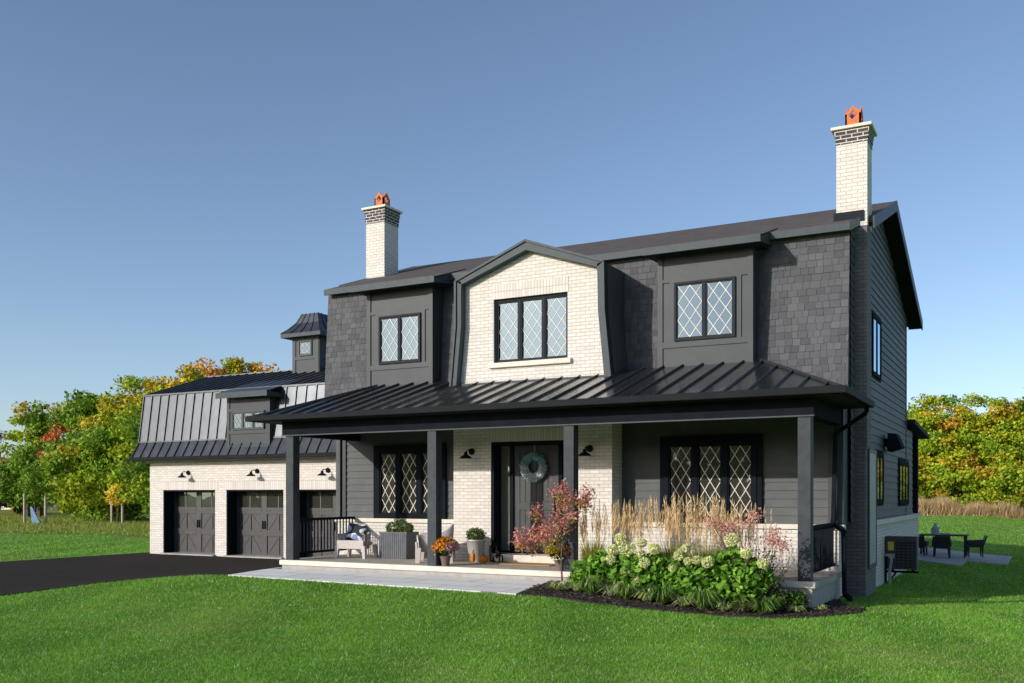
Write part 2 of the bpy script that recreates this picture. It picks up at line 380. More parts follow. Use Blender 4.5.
mead = surf('meadow_ground', MEADOW_L, .02, M['meadow'], 0, 2)

# ------------------------------------------------------------------ building helpers
def siding(mb, F, u0, u1, v0, v1, h=.165, n0=0.0, t=.022, mi=0):
    v_ = v0
    while v_ < v1-1e-3:
        w_ = min(v_+h, v1)
        mb.add([F(u0,v_,n0+t), F(u1,v_,n0+t), F(u1,w_,n0+.003), F(u0,w_,n0+.003)], [(0,1,2,3)], mi)
        mb.add([F(u0,v_,n0), F(u1,v_,n0), F(u1,v_,n0+t), F(u0,v_,n0+t)], [(0,1,2,3)], mi); v_ = w_
def shingles(mb, O, U, V, W, H, row=.14, tones=((.048,.051,.058), (.108,.111,.122)), th=.010, wmin=.11, wmax=.21, keep=None):
    O, U, V = Vector(O), Vector(U).normalized(), Vector(V).normalized(); Nn = U.cross(V).normalized()
    rows = int(math.ceil(H/row))
    for r in range(rows):
        v0 = r*row; v1 = min(v0+row*1.0, H); u = -random.uniform(0, .2); p = 0
        while u < W:
            u2 = u+random.uniform(wmin, wmax); a, b_ = max(u, 0), min(u2, W)
            if b_-a > .02 and (keep is None or keep((a+b_)/2, v0)):
                t = th*random.uniform(.6, 1.7); k = random.betavariate(1.6, 1.6)
                c_ = tuple(x+(y-x)*k for x, y in zip(*tones)); dz = random.choice((0, 0, 0, .008))
                q = [O+U*a+V*(v0-dz)+Nn*t, O+U*(b_-.006)+V*(v0-dz)+Nn*t, O+U*(b_-.006)+V*v1+Nn*.003, O+U*a+V*v1+Nn*.003]
                e = [O+U*a+V*(v0-dz), O+U*(b_-.006)+V*(v0-dz)]
                mb.add(q+e, [(0,1,2,3), (4,5,1,0)], 0, c_)
                mb.add([O+U*(b_-.006)+V*v0, O+U*(b_-.006)+V*v1, q[2], q[1]], [(0,1,2,3)], 0, c_)
            u = u2
    mb.quad(O, O+U*W, O+U*W+V*H, O+V*H, 0, (.03,.03,.033))
def seams(mb, segs, h=.04, w_=.022, up=(0,0,1)):
    for p, q, n in segs:
        n = Vector(n).normalized()*h/2; mb.bar(Vector(p)+n, Vector(q)+n, w_, h, up=n)
def lattice_bars(mb, F, u0, u1, v0, v1, cu, cv, n, wd=.02, mi=0):
    """two families of diagonal bars; cell cu wide and cv high"""
    Wd, Hh = u1-u0, v1-v0; k = cv/cu
    for sgn, nn in ((1, n), (-1, n+.004)):
        i = -60
        while i < 60:
            c_ = i*cv; i += 1
            ps = []
            for u in (0, Wd):
                v_ = (k*u if sgn > 0 else k*(Wd-u))+c_
                if -1e-6 <= v_ <= Hh+1e-6: ps.append((u, v_))
            for v_ in (0, Hh):
                u = (v_-c_)/k if sgn > 0 else Wd-(v_-c_)/k
                if 1e-6 < u < Wd-1e-6: ps.append((u, v_))
            if len(ps) >= 2:
                (a, b_), (c2, d2) = ps[0], ps[-1]
                ln = math.hypot(c2-a, d2-b_)
                if ln < .03: continue
                px, py = -(d2-b_)/ln*wd/2, (c2-a)/ln*wd/2
                q = [(a+px, b_+py), (c2+px, d2+py), (c2-px, d2-py), (a-px, b_-py)]
                q = [(min(max(x, 0), Wd), min(max(y, 0), Hh)) for x, y in q]
                mb.hexa([F(u0+x, v0+y, nn) for x, y in q], [F(u0+x, v0+y, nn+.008) for x, y in q], mi)
def window(parent, F, u0, u1, v0, v1, lights, gmat, fmat, fr=.06, mul=.07, depth=.07, casing=None, cells=2, cv=None, sash=.028, lat=True, label=None, n0=0.0, wd=.02):
    """lights side-by-side casements in one frame; sub-parts pane and lattice (and sill when given)"""
    mb = MB()
    mb.fbox(F, u0, u1, v0, v0+fr, n0, n0+depth); mb.fbox(F, u0, u1, v1-fr, v1, n0, n0+depth)
    lw = (u1-u0-2*fr-(lights-1)*mul)/lights; xs = []
    mb.fbox(F, u0, u0+fr, v0+fr, v1-fr, n0, n0+depth); mb.fbox(F, u1-fr, u1, v0+fr, v1-fr, n0, n0+depth)
    for i in range(lights):
        a = u0+fr+i*(lw+mul); xs.append((a, a+lw))
        if i: mb.fbox(F, a-mul, a, v0+fr, v1-fr, n0, n0+depth-.006)
    for a, b_ in xs:    # sash
        va, vb = v0+fr, v1-fr; d = n0+depth-.022
        mb.fbox(F, a, a+sash, va, vb, n0, d); mb.fbox(F, b_-sash, b_, va, vb, n0, d)
        mb.fbox(F, a+sash, b_-sash, va, va+sash, n0, d); mb.fbox(F, a+sash, b_-sash, vb-sash, vb, n0, d)
    if casing:
        c_ = casing; d0, d1 = n0, n0+depth-.025
        mb.fbox(F, u0-c_, u0, v0-c_*.6, v1+c_, d0, d1); mb.fbox(F, u1, u1+c_, v0-c_*.6, v1+c_, d0, d1)
        mb.fbox(F, u0, u1, v1, v1+c_, d0, d1); mb.fbox(F, u0, u1, v0-c_*.6, v0, d0, d1)
    wobj = mb.build('window', fmat, parent)
    if label: wobj['label'] = label
    pm, lm = MB(), MB()
    for a, b_ in xs:
        ua, ub, va, vb = a+sash-.004, b_-sash+.004, v0+fr+sash-.004, v1-fr-sash+.004
        pm.fbox(F, ua, ub, va, vb, n0+.004, n0+.018)
        if lat:
            cu = (ub-ua)/cells; nv = max(1, round((vb-va)/(cv or cu*1.55)))
            lattice_bars(lm, F, ua, ub, va, vb, cu, (vb-va)/nv, n0+.0185, wd)
    pm.build('pane', gmat, wobj)
    if lat: lm.build('lattice', M['lattice'], wobj)
    return wobj

# ------------------------------------------------------------------ main house
house = empty('house', (-9.5, 19.3, 0), 'two-storey dark mansard-roofed house with a white brick centre gable, front porch and two tall chimneys', 'house')
XL, XR = -16.10, -3.19                    # second floor ends
YS, YB = 19.27, 28.85                     # porch wall, back wall
def roofz(y): return 7.24+.3505*(y-19.55)
# core walls
mb = MB()
siding(mb, front(YS), -15.27, -3.52, 1.38, 3.9)
mb.build('front_siding', M['siding'], house)
mb = MB(); mb.box(-15.27, -15.17, YS-.05, YS, 1.38, 3.9); mb.box(-15.27, -15.2, YS, 20, .3, 3.9); mb.build('corner_board', M['trim'], house)
mb = MB(); mb.box(-3.52, -3.40, YS-.05, YS, 1.38, 3.9); mb.box(-3.5, -3.24, YS, 20.13, 1.38, 3.9); mb.build('corner_board', M['trim'], house)
mb = MB(); mb.box(-15.42, -3.3, YS-.10, YS+.44, .0, 1.28)
mb.build('brick_base', M['white_brick'], house)
for a, b_ in ((-15.47, -11.66), (-7.79, -3.2)): mb = MB(); mb.box(a, b_, YS-.15, YS+.05, 1.283, 1.38); mb.build('stone_ledge', M['stone'], house, bevel=.01)
mb = MB()     # back, left and inner faces of the building
mb.box(-15.98, -15.85, 19.85, YB, -.4, 7.0); mb.box(-15.9, -3.25, YB-.1, YB, -.4, 6.9); mb.box(-15.2, -3.4, YS+.1, YS+.18, 1.3, 3.89)
mb.build('rear_wall', M['siding'], house)
# right gable side wall: wainscot, ledge, lap siding up to the rake
F = right(XR); mb = MB(); h = .17; v_ = 1.42
while v_ < 8.7:
    w_ = v_+h
    ya = max(19.75, 23.85-(8.62-w_)/.3505) if w_ > 7.2 else 19.75
    yb = YB if w_ < 6.9 else 23.85+(8.62-w_)/.327
    if yb > ya+.05:
        mb.add([F(ya,v_,.022), F(yb,v_,.022), F(yb,w_,.003), F(ya,w_,.003)], [(0,1,2,3)]); mb.add([F(ya,v_,0), F(yb,v_,0), F(yb,v_,.022), F(ya,v_,.022)], [(0,1,2,3)])
    v_ = w_
mb.box(XR-.1, XR+.03, YB-.08, YB+.02, 1.4, 6.9)
mb.build('side_siding', M['siding'], house)
mb = MB(); mb.box(XR-.25, XR+.08, 20.7, 31.3, -.5, 1.28); mb.build('side_brick_base', M['white_brick'], house)
mb = MB(); mb.box(XR-.1, XR+.16, 20.78, 31.4, 1.283, 1.40); mb.build('side_ledge', M['stone'], house, bevel=.01)
# rear ground-floor wing and its lean-to roof
mb = MB(); siding(mb, F, YB, 30.4, 1.42, 3.8, .17); mb.box(-9, XR-.004, YB, 30.4, 1.3, 3.8); mb.build('rear_wing', M['siding'], house)
mb = MB(); mb.hexa([(-9.5,YB,3.93), (-2.95,YB,3.93), (-2.95,33.1,3.72), (-9.5,33.1,3.72)], [(-9.5,YB,4.05), (-2.95,YB,4.05), (-2.95,33.1,3.84), (-9.5,33.1,3.84)]); mb.build('rear_porch_roof', M['soffit'], house)
for x_ in (-3.35, -8.6):
    mb = MB(); mb.box(x_-.12, x_+.12, 32.3, 32.54, -.35, 3.75); mb.build('rear_porch_post', M['black'], house)
# entry brick bay (ground floor) with opening
mb = MB(); y0 = 18.7
mb.box(-11.67, -10.69, y0, 19.5, .2, 3.9); mb.box(-8.75, -7.78, y0, 19.5, .2, 3.9); mb.box(-10.69, -8.75, y0, 19.5, 3.47, 3.9)
mb.build('entry_brick_bay', M['white_brick'], house)
mb = MB(); mb.box(-10.75, -8.69, y0-.004, 19.4, 3.13, 3.47); mb.build('lintel', M['soldier_brick'], house)
# door set
mb = MB()
mb.box(-10.69, -10.62, 18.72, 19.12, .66, 3.13); mb.box(-8.82, -8.75, 18.72, 19.12, .66, 3.13); mb.box(-10.62, -8.82, 18.72, 19.12, 3.05, 3.13)
for a in (-10.36, -9.15): mb.box(a, a+.09, 18.97, 19.1, .66, 3.05)
mb.box(-10.62, -8.82, 19.1, 19.14, .66, 3.05)
dfr = mb.build('door_frame', M['black'], house)
for a, b_ in ((-10.62, -10.36), (-9.06, -8.82)): mb = MB(); mb.box(a, b_, 19.05, 19.07, .7, 3.05); mb.build('sidelight', M['glass_side'], dfr)
mb = MB(); x0, x1 = -10.27, -9.15; mb.box(x0, x1, 19.04, 19.09, .68, 3.05)
for a, b_ in ((x0, x0+.14), (x1-.14, x1)): mb.box(a, b_, 19.015, 19.04, .68, 3.05)
for a, b_ in ((.68, .92), (1.62, 1.78), (2.9, 3.05)): mb.box(x0+.14, x1-.14, 19.017, 19.04, a, b_)
n_ = 6
for a, b_ in ((.92, 1.62), (1.78, 2.9)):
    for i in range(n_):
        wd_ = (x1-x0-.28)/n_; mb.box(x0+.14+i*wd_+.008, x0+.14+(i+1)*wd_-.008, 19.029, 19.04, a+.02, b_-.02)
dr = mb.build('front_door', M['door'], house)
mb = MB(); mb.bar((-9.25, 18.99, 1.45), (-9.25, 18.99, 2.0), .025, .025); mb.bar((-9.25, 19.02, 1.5), (-9.25, 18.99, 1.5), .02, .02); mb.bar((-9.25, 19.02, 1.95), (-9.25, 18.99, 1.95), .02, .02); mb.build('handle', M['black'], dr)
# porch windows
window(house, front(YS-.025), -6.80, -4.88, 1.40, 3.06, 3, M['glass_low'], M['black'], fr=.09, mul=.12, casing=.10, cells=2, cv=.40, depth=.09, wd=.022)
window(house, front(YS-.025), -14.18, -12.30, 1.40, 3.06, 3, M['glass_low'], M['black'], fr=.09, mul=.12, casing=.10, cells=2, cv=.40, depth=.09, wd=.022)
# mansard face
mb = MB(); H_ = math.hypot(.2, 3.25)
shingles(mb, (XL, 19.5, 3.95), (1,0,0), (0,.2,3.25), XR-XL, H_)
mb.build('mansard_roof', M['shingle'], house)
mb = MB(); mb.add([(XR,19.5,3.9),(XR,20.2,3.9),(XR,20.2,7.35),(XR,19.7,7.2)], [(0,1,2,3)]); mb.add([(XL,19.5,3.9),(XL,19.9,3.9),(XL,19.9,7.2),(XL,19.7,7.2)], [(3,2,1,0)]); mb.add([(XL,19.3,3.9),(XR,19.3,3.9),(XR,19.75,3.9),(XL,19.75,3.9)], [(0,1,2,3)]); mb.build('mansard_end', M['soffit'], house)
# upper roof, ridge, rakes, eave fascia
mb = MB(); xl, xr = -16.22, -2.85; th = .12
def slab(x0, x1, ya, za, yb, zb, t): mb.hexa([(x0,ya,za-t),(x1,ya,za-t),(x1,yb,zb-t),(x0,yb,zb-t)], [(x0,ya,za),(x1,ya,za),(x1,yb,zb),(x0,yb,zb)])
slab(XL+.04, XR+.02, 19.53, roofz(19.53), 20.3, roofz(20.3), th)
slab(xl, xr, 20.3, roofz(20.3), 23.85, 8.75, th); slab(xl, xr, 23.85, 8.75, 29.6, 6.87, th)
rf = mb.build('upper_roof', M['shingle_flat'], house)
mb = MB(); mb.box(XL+.02, XR+.03, 19.485, 19.53, 7.08, 7.225); mb.build('eave_fascia', M['fascia'], house)
for x_ in (xr, xl-.03):
    mb = MB(); mb.hexa([(x_,20.3,roofz(20.3)-.24),(x_+.03,20.3,roofz(20.3)-.24),(x_+.03,23.85,8.51),(x_,23.85,8.51)], [(x_,20.3,roofz(20.3)+.01),(x_+.03,20.3,roofz(20.3)+.01),(x_+.03,23.85,8.76),(x_,23.85,8.76)])
    mb.hexa([(x_,23.85,8.51),(x_+.03,23.85,8.51),(x_+.03,29.62,6.62),(x_,29.62,6.62)], [(x_,23.85,8.76),(x_+.03,23.85,8.76),(x_+.03,29.62,6.88),(x_,29.62,6.88)]); mb.build('rake_board', M['fascia'], house)
mb = MB(); mb.hexa([(XR+.032,19.49,7.06),(-2.99,19.57,7.16),(-2.99,19.65,7.16),(XR+.032,19.65,7.06)], [(XR+.032,19.49,7.235),(-2.99,19.57,7.32),(-2.99,19.65,7.32),(XR+.032,19.65,7.235)])
mb.build('fascia_return', M['fascia'], house)
mb = MB(); mb.box(xl, xr-.004, 29.6, 29.72, 6.76, 6.9); mb.build('rear_gutter', M['fascia'], house)
mb = MB(); mb.hexa([(XR,20.3,roofz(20.3)-.2),(xr,20.3,roofz(20.3)-.2),(xr,23.85,8.56),(XR,23.85,8.56)], [(XR,20.3,roofz(20.3)-.13),(xr,20.3,roofz(20.3)-.13),(xr,23.85,8.62),(XR,23.85,8.62)])
mb.hexa([(XR,23.85,8.56),(xr,23.85,8.56),(xr,29.58,6.66),(XR,29.58,6.66)], [(XR,23.85,8.62),(xr,23.85,8.62),(xr,29.58,6.74),(XR,29.58,6.74)]); mb.build('rake_soffit', M['soffit'], house)
# side windows
window(house, F, 22.4, 23.7, 4.6, 5.95, 2, M['glass'], M['black'], fr=.08, mul=.16, casing=.08, n0=.02, lat=False, depth=.034)
window(house, F, 22.95, 24.1, 1.75, 2.9, 2, M['glass'], M['black'], fr=.08, mul=.16, casing=.08, n0=.02, lat=False, depth=.034)
window(house, F, 27.1, 29.2, 1.7, 2.85, 3, M['glass_low'], M['black'], fr=.1, mul=.14, casing=.08, n0=.02, lat=False, depth=.034)
# ---- centre gable
def gp(y, ins=0.0):
    """gambrel outline: left foot, mid, kink, peak, kink, mid, right foot"""
    i = ins; return [(-11.62+i, y, 4.40), (-11.49+i, y, 5.75), (-11.49+i, y, 6.77-i*.25), (-9.71, y, 7.46-i*1.05), (-7.89-i, y, 6.80-i*.25), (-7.87-i, y, 5.78), (-7.73-i, y, 4.40)]
mb = MB(); pts = gp(18.7, .08); x0, x1, z0, z1 = -10.62, -8.80, 4.88, 6.30
# brick face as strips around the window opening
mb.add([pts[0], (x0,18.7,4.40), (x0,18.7,z0), (x0,18.7,z1), (x0,18.7,6.62), pts[2], pts[1]], [(0,1,2,3,4,5,6)])
mb.add([(x1,18.7,4.40), pts[6], pts[5], pts[4], (x1,18.7,6.62), (x1,18.7,z1), (x1,18.7,z0)], [(0,1,2,3,4,5,6)])
mb.add([(x0,18.7,4.40), (x1,18.7,4.40), (x1,18.7,z0), (x0,18.7,z0)], [(0,1,2,3)])
mb.add([(x0,18.7,6.62), (x1,18.7,6.62), pts[4], pts[3], pts[2]], [(0,1,2,3,4)])
mb.add([(x0,18.7,z1), (x1,18.7,z1), (x1,18.7,6.62), (x0,18.7,6.62)], [(0,1,2,3)])
for a, b_ in (((x0,z0),(x0,z1)), ((x0,z1),(x1,z1)), ((x1,z1),(x1,z0)), ((x1,z0),(x0,z0))):
    mb.add([(a[0],18.7,a[1]), (b_[0],18.7,b_[1]), (b_[0],18.95,b_[1]), (a[0],18.95,a[1])], [(0,1,2,3)])
mb.build('gable_brick', M['white_brick'], house)
mb = MB(); mb.box(x0-.03, x1+.03, 18.694, 18.75, z1, 6.63); mb.build('gable_lintel', M['soldier_brick'], house)
mb = MB(); mb.box(x0-.10, x1+.10, 18.62, 18.9, z0-.11, z0-.002); mb.build('sill', M['stone'], house, bevel=.008)
window(house, front(18.85), x0, x1, z0, z1, 3, M['glass'], M['slate'], fr=.05, mul=.06, cells=2, cv=.36, depth=.08)
# gable shell: dark shingled cheeks and roof running back into the main roof
mb = MB(); A = gp(18.52); 
for i in range(6):
    p, q = A[i], A[i+1]; yb = 20.9 if 1 < i < 4 else 19.95
    mb.quad(p, q, (q[0], yb, q[2]), (p[0], yb, p[2]), 0, (.06,.062,.068))
mb.build('gable_roof', M['shingle'], house)
mb = MB(); B = gp(18.5); C_ = gp(18.5, .14)
for i in range(6):
    f4 = [B[i], B[i+1], C_[i+1], C_[i]]; d = .22
    if i in (2, 3): f4 = [B[i], B[i+1], (C_[i+1][0], 18.5, B[i+1][2]-.20 if i == 2 else C_[i+1][2]-.06), (C_[i][0], 18.5, C_[i][2]-.06 if i == 2 else B[i][2]-.20)]
    mb.hexa(f4, [(x, y+d, z) for x, y, z in f4])
for i in range(6):   # thinner outer moulding
    p, q = B[i], B[i+1]; mb.bar((p[0], 18.49, p[2]), (q[0], 18.49, q[2]), .05, .05, up=(0,1,0))
mb.build('gable_trim', M['fascia'], house)
mb = MB(); mb.box(-11.45, -7.8, 18.62, 18.695, 4.38, 4.46); mb.build('flashing', M['fascia'], house)
# ---- two board-and-panel dormers
def dormer(x0, x1, fx0, fx1, wx0, wx1, wz0, wz1):
    z0, z1, y = 4.45, 6.9, 19.2; mb = MB(); F = front(y)
    mb.box(x0, x1, y, 19.95, z0, z1)
    d = .028
    for a, b_ in ((x0, x0+.11), (x1-.11, x1)): mb.fbox(F, a, b_, z0, z1, .001, d)
    for a, b_ in ((5.02-.02, 5.02+.10), (6.36, 6.36+.07)): mb.fbox(F, x0+.11, x1-.11, a, b_, .001, d-.003)
    for a, b_ in ((wx0-.11, wx0), (wx1, wx1+.11)): mb.fbox(F, a, b_, 5.12, 6.36, .001, d-.004)
    mb.fbox(F, wx0, wx1, 5.12, wz0, .001, d-.004); mb.fbox(F, wx0, wx1, wz1, 6.36, .001, d-.004)
    o = mb.build('dormer', M['trim'], house)
    mb = MB(); ze = 7.02
    mb.hexa([(fx0,18.8,ze-.03),(fx1,18.8,ze-.03),(fx1,20.2,7.45),(fx0,20.2,7.45)], [(fx0,18.8,ze),(fx1,18.8,ze),(fx1,20.2,7.49),(fx0,20.2,7.49)])
    mb.build('dormer_roof', M['shingle_flat'], o)
    mb = MB(); mb.box(fx0, fx1, 18.755, 18.8, ze-.14, ze+.012)
    for a in (fx0, fx1-.03): mb.hexa([(a,18.8,ze-.14),(a+.03,18.8,ze-.14),(a+.03,19.8,ze+.0),(a,19.8,ze+.0)], [(a,18.8,ze),(a+.03,18.8,ze),(a+.03,19.8,ze+.30),(a,19.8,ze+.30)])
    mb.build('dormer_fascia', M['fascia'], o)
    mb = MB(); mb.box(fx0+.03, fx1-.03, 18.8, 19.5, ze-.13, ze-.10); mb.build('dormer_soffit', M['soffit'], o)
    mb = MB(); mb.box(x0-.03, x1+.03, y-.05, y+.02, 4.53, 4.60); mb.build('dormer_flashing', M['fascia'], o)
    window(house, front(y-.004), wx0, wx1, wz0, wz1, 2, M['glass'], M['slate'], fr=.045, mul=.055, cells=2, cv=.33, depth=.06)
dormer(-6.95, -4.95, -7.12, -4.70, -6.58, -5.30, 5.13, 6.34)
dormer(-14.48, -12.55, -14.66, -12.24, -14.10, -12.88, 5.13, 6.30)
# ---- chimneys
def chimney(x0, x1, y0, y1, zbase, zb, zc):
    mb = MB(); mb.box(x0, x1, y0, y1, zbase, zb); o = mb.build('chimney', M['white_brick'], house)
    mb = MB(); s_ = .0
    for k in range(3): mb.box(x0-.012-.012*k, x1+.012+.012*k, y0-.012-.012*k, y1+.012+.012*k, zb+k*(zc-zb)/3, zb+(k+1)*(zc-zb)/3)
    mb.build('chimney_corbel', M['dark_brick'], o)
    mb = MB(); mb.box(x0-.095, x1+.095, y0-.095, y1+.095, zc+.002, zc+.065); mb.build('chimney_cap', M['stone'], o, bevel=.01)
    mb = MB(); cx, cy, r, z = (x0+x1)/2, (y0+y1)/2, .15, zc+.065   # clay pot: four gabled sides with a diamond hole
    hh, pk, t = .30, .46, .035
    for k in range(4):
        a = k*math.pi/2; c_, s2 = math.cos(a), math.sin(a)
        W3 = lambda u, v, n: (cx+u*c_-n*s2, cy+u*s2+n*c_, z+v)
        out = [(-r,0),(r,0),(r,hh),(0,pk),(-r,hh)]; dm = [(0,.17),(.085,.27),(0,.37),(-.085,.27)]
        for nn in (-r, -r+t):
            o5 = [W3(u, v, nn) for u, v in out]; d4 = [W3(u, v, nn) for u, v in dm]
            mb.add(o5+d4, [(0,1,5), (1,2,6,5), (2,3,7,6), (3,4,8,7), (4,0,5,8)])
        for i in range(5):
            p, q = out[i], out[(i+1) % 5]; mb.quad(W3(*p,-r), W3(*q,-r), W3(*q,-r+t), W3(*p,-r+t))
        for i in range(4):
            p, q = dm[i], dm[(i+1) % 4]; mb.quad(W3(*p,-r), W3(*q,-r), W3(*q,-r+t), W3(*p,-r+t))
    mb.build('chimney_pot', M['terracotta'], o); return o
chimney(-3.525, -2.935, 20.15, 20.74, 7.3, 8.97, 9.25)
chimney(-16.26, -15.64, 21.5, 22.15, 0, 9.42, 9.80)
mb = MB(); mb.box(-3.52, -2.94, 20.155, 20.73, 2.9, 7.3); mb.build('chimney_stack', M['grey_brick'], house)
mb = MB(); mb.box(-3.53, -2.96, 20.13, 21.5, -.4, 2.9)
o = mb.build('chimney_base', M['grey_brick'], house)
mb = MB(); mb.box(-2.959, -2.93, 20.4, 21.3, .55, 2.8); mb.build('vent_panel', M['panel'], o)
mb = MB(); mb.box(-2.959, -2.92, 20.35, 21.35, .47, .549); mb.box(-2.959, -2.92, 20.35, 21.35, 2.801, 2.87); mb.box(-2.959,-2.92,20.35,20.399,.55,2.8); mb.box(-2.959,-2.92,21.301,21.35,.55,2.8); mb.build('panel_trim', M['trim'], o)
mb = MB(); mb.box(-3.57, -3.0, 20.105, 20.148, 7.40, 7.60); mb.build('chimney_flashing', M['soffit'], house)
# ---- porch
ex0, ex1, ey, ez = -15.51, -2.79, 16.3, 3.70
tx0, tx1, ty, tz = -14.2, -4.8, 19.22, 4.62
mb = MB(); e0, e1, t0, t1 = (ex0,ey,ez), (ex1,ey,ez), (tx0,ty,tz), (tx1,ty,tz)
el, er = (ex0,ty+.1,ez), (ex1,ty+.1,ez); fl, fr_ = (tx0,19.6,tz), (tx1,19.6,tz)
mb.add([e0,e1,t1,t0], [(0,1,2,3)]); mb.add([e1,er,t1], [(0,1,2)]); mb.add([el,e0,t0], [(0,1,2)]); mb.add([t0,t1,fr_,fl], [(0,1,2,3)])
mb.build('porch_roof', M['porch_metal'], house)
mb = MB(); nrm = Vector((0, -(tz-ez), ty-ey)); sg = []; x_ = ex0+.28
while x_ < ex1-.1:
    if x_ < tx0: k = (x_-ex0)/(tx0-ex0)
    elif x_ > tx1: k = (ex1-x_)/(ex1-tx1)
    else: k = 1
    sg.append(((x_, ey, ez), (x_, ey+(ty-ey)*k, ez+(tz-ez)*k), nrm)); x_ += .42
seams(mb, sg); mb.bar(Vector(e1)+Vector((0,0,.02)), Vector(t1)+Vector((0,0,.02)), .07, .04); mb.bar(Vector(e0)+Vector((0,0,.02)), Vector(t0)+Vector((0,0,.02)), .07, .04)
mb.build('roof_seams', M['metal_roof'], house)
mb = MB()
mb.box(ex0-.02, ex1+.02, ey-.11, ey, 3.60, 3.725); mb.box(ex1, ex1+.11, ey-.11, 19.3, 3.60, 3.722); mb.box(ex0-.11, ex0, ey-.11, 19.3, 3.60, 3.722)
mb.build('porch_gutter', M['gutter'], house, bevel=.012)
mb = MB(); mb.box(ex0+.004, ex1-.004, ey+.002, 19.25, 3.59, 3.62); mb.build('porch_soffit', M['soffit'], house)
mb = MB(); mb.box(-14.95, -3.28, 16.66, 16.92, 3.29, 3.588); mb.box(-3.5, -3.28, 16.92, 19.2, 3.29, 3.586); mb.box(-14.95, -14.7, 16.92, 19.2, 3.29, 3.586)
mb.build('porch_beam', M['black'], house)
mb = MB(); mb.box(-14.96, -3.27, 16.645, 16.66, 3.275, 3.30); mb.build('beam_trim', M['fascia'], house)
for x_ in (-14.75, -10.94, -7.83, -3.44):
    mb = MB(); mb.box(x_-.11, x_+.11, 16.68, 16.9, .49, 3.288); mb.build('porch_post', M['post'], house, bevel=.01)
mb = MB(); mb.box(-15.0, -3.25, 16.62, 16.75, .38, .49); mb.build('porch_nosing', M['stone'], house, bevel=.012)
mb = MB(); mb.box(-15.0, -3.25, 16.75, 19.3, .38, .489); mb.build('porch_slab', M['slab_top'], house)
mb = MB(); mb.box(-14.95, -3.3, 16.66, 19.2, -.2, .38); mb.build('porch_foundation', M['concrete'], house)
mb = MB(); mb.box(-10.25, -8.7, 18.33, 18.96, .492, .655); mb.build('door_step', M['stone'], house, bevel=.01)
def railing(x_, y0, y1):
    mb = MB(); mb.box(x_-.045, x_+.045, y0, y1, 1.36, 1.42); mb.box(x_-.03, x_+.03, y0, y1, .60, .65)
    o = mb.build('railing', M['black'], house); n_ = int((y1-y0)/.115); mb = MB()
    for i in range(n_): y_ = y0+(i+.5)*(y1-y0)/n_; mb.box(x_-.012, x_+.012, y_-.012, y_+.012, .65, 1.36)
    mb.build('balusters', M['black'], o)
railing(-14.82, 16.97, 19.1); railing(-3.4, 16.97, 19.15)
mb = MB(); P_ = [(-2.80,19.15,3.62), (-2.80,19.15,3.5), (-3.36,19.12,3.12), (-3.40,19.12,1.5), (-3.40,19.05,1.42), (-3.18,18.9,1.28), (-3.16,18.9,.10), (-3.0,18.6,.02)]
for p, q in zip(P_, P_[1:]): mb.bar(p, q, .075, .075)
mb.build('downspout', M['black'], house)

# ------------------------------------------------------------------ garage wing
gar = empty('garage', (-21, 22.15, 0), 'attached white brick garage wing with black standing-seam metal mansard roof and cupola', 'garage')
GY = 22.15; gx0, gx1 = -25.54, -15.9; doors = ((-24.92, -22.62), (-22.14, -19.82), (-19.33, -17.02))
mb = MB(); xs = [gx0]+[d for p in doors for d in p]+[gx1]
for i in range(0, len(xs), 2): mb.box(xs[i], xs[i+1], GY, GY+.5, -.1, 2.11)
mb.box(gx0, gx1, GY, GY+.5, 2.11, 3.2); mb.box(gx0, gx0+.25, GY+.5, 28.6, -.1, 3.2); mb.box(gx0+.25, gx1, 28.4, 28.6, -.1, 3.2)
mb.build('brick_wall', M['white_brick'], gar)
mb = MB()
for a, b_ in doors: mb.box(a-.12, b_+.12, GY-.005, GY+.02, 2.112, 2.42)
mb.build('lintel_course', M['soldier_brick'], gar)
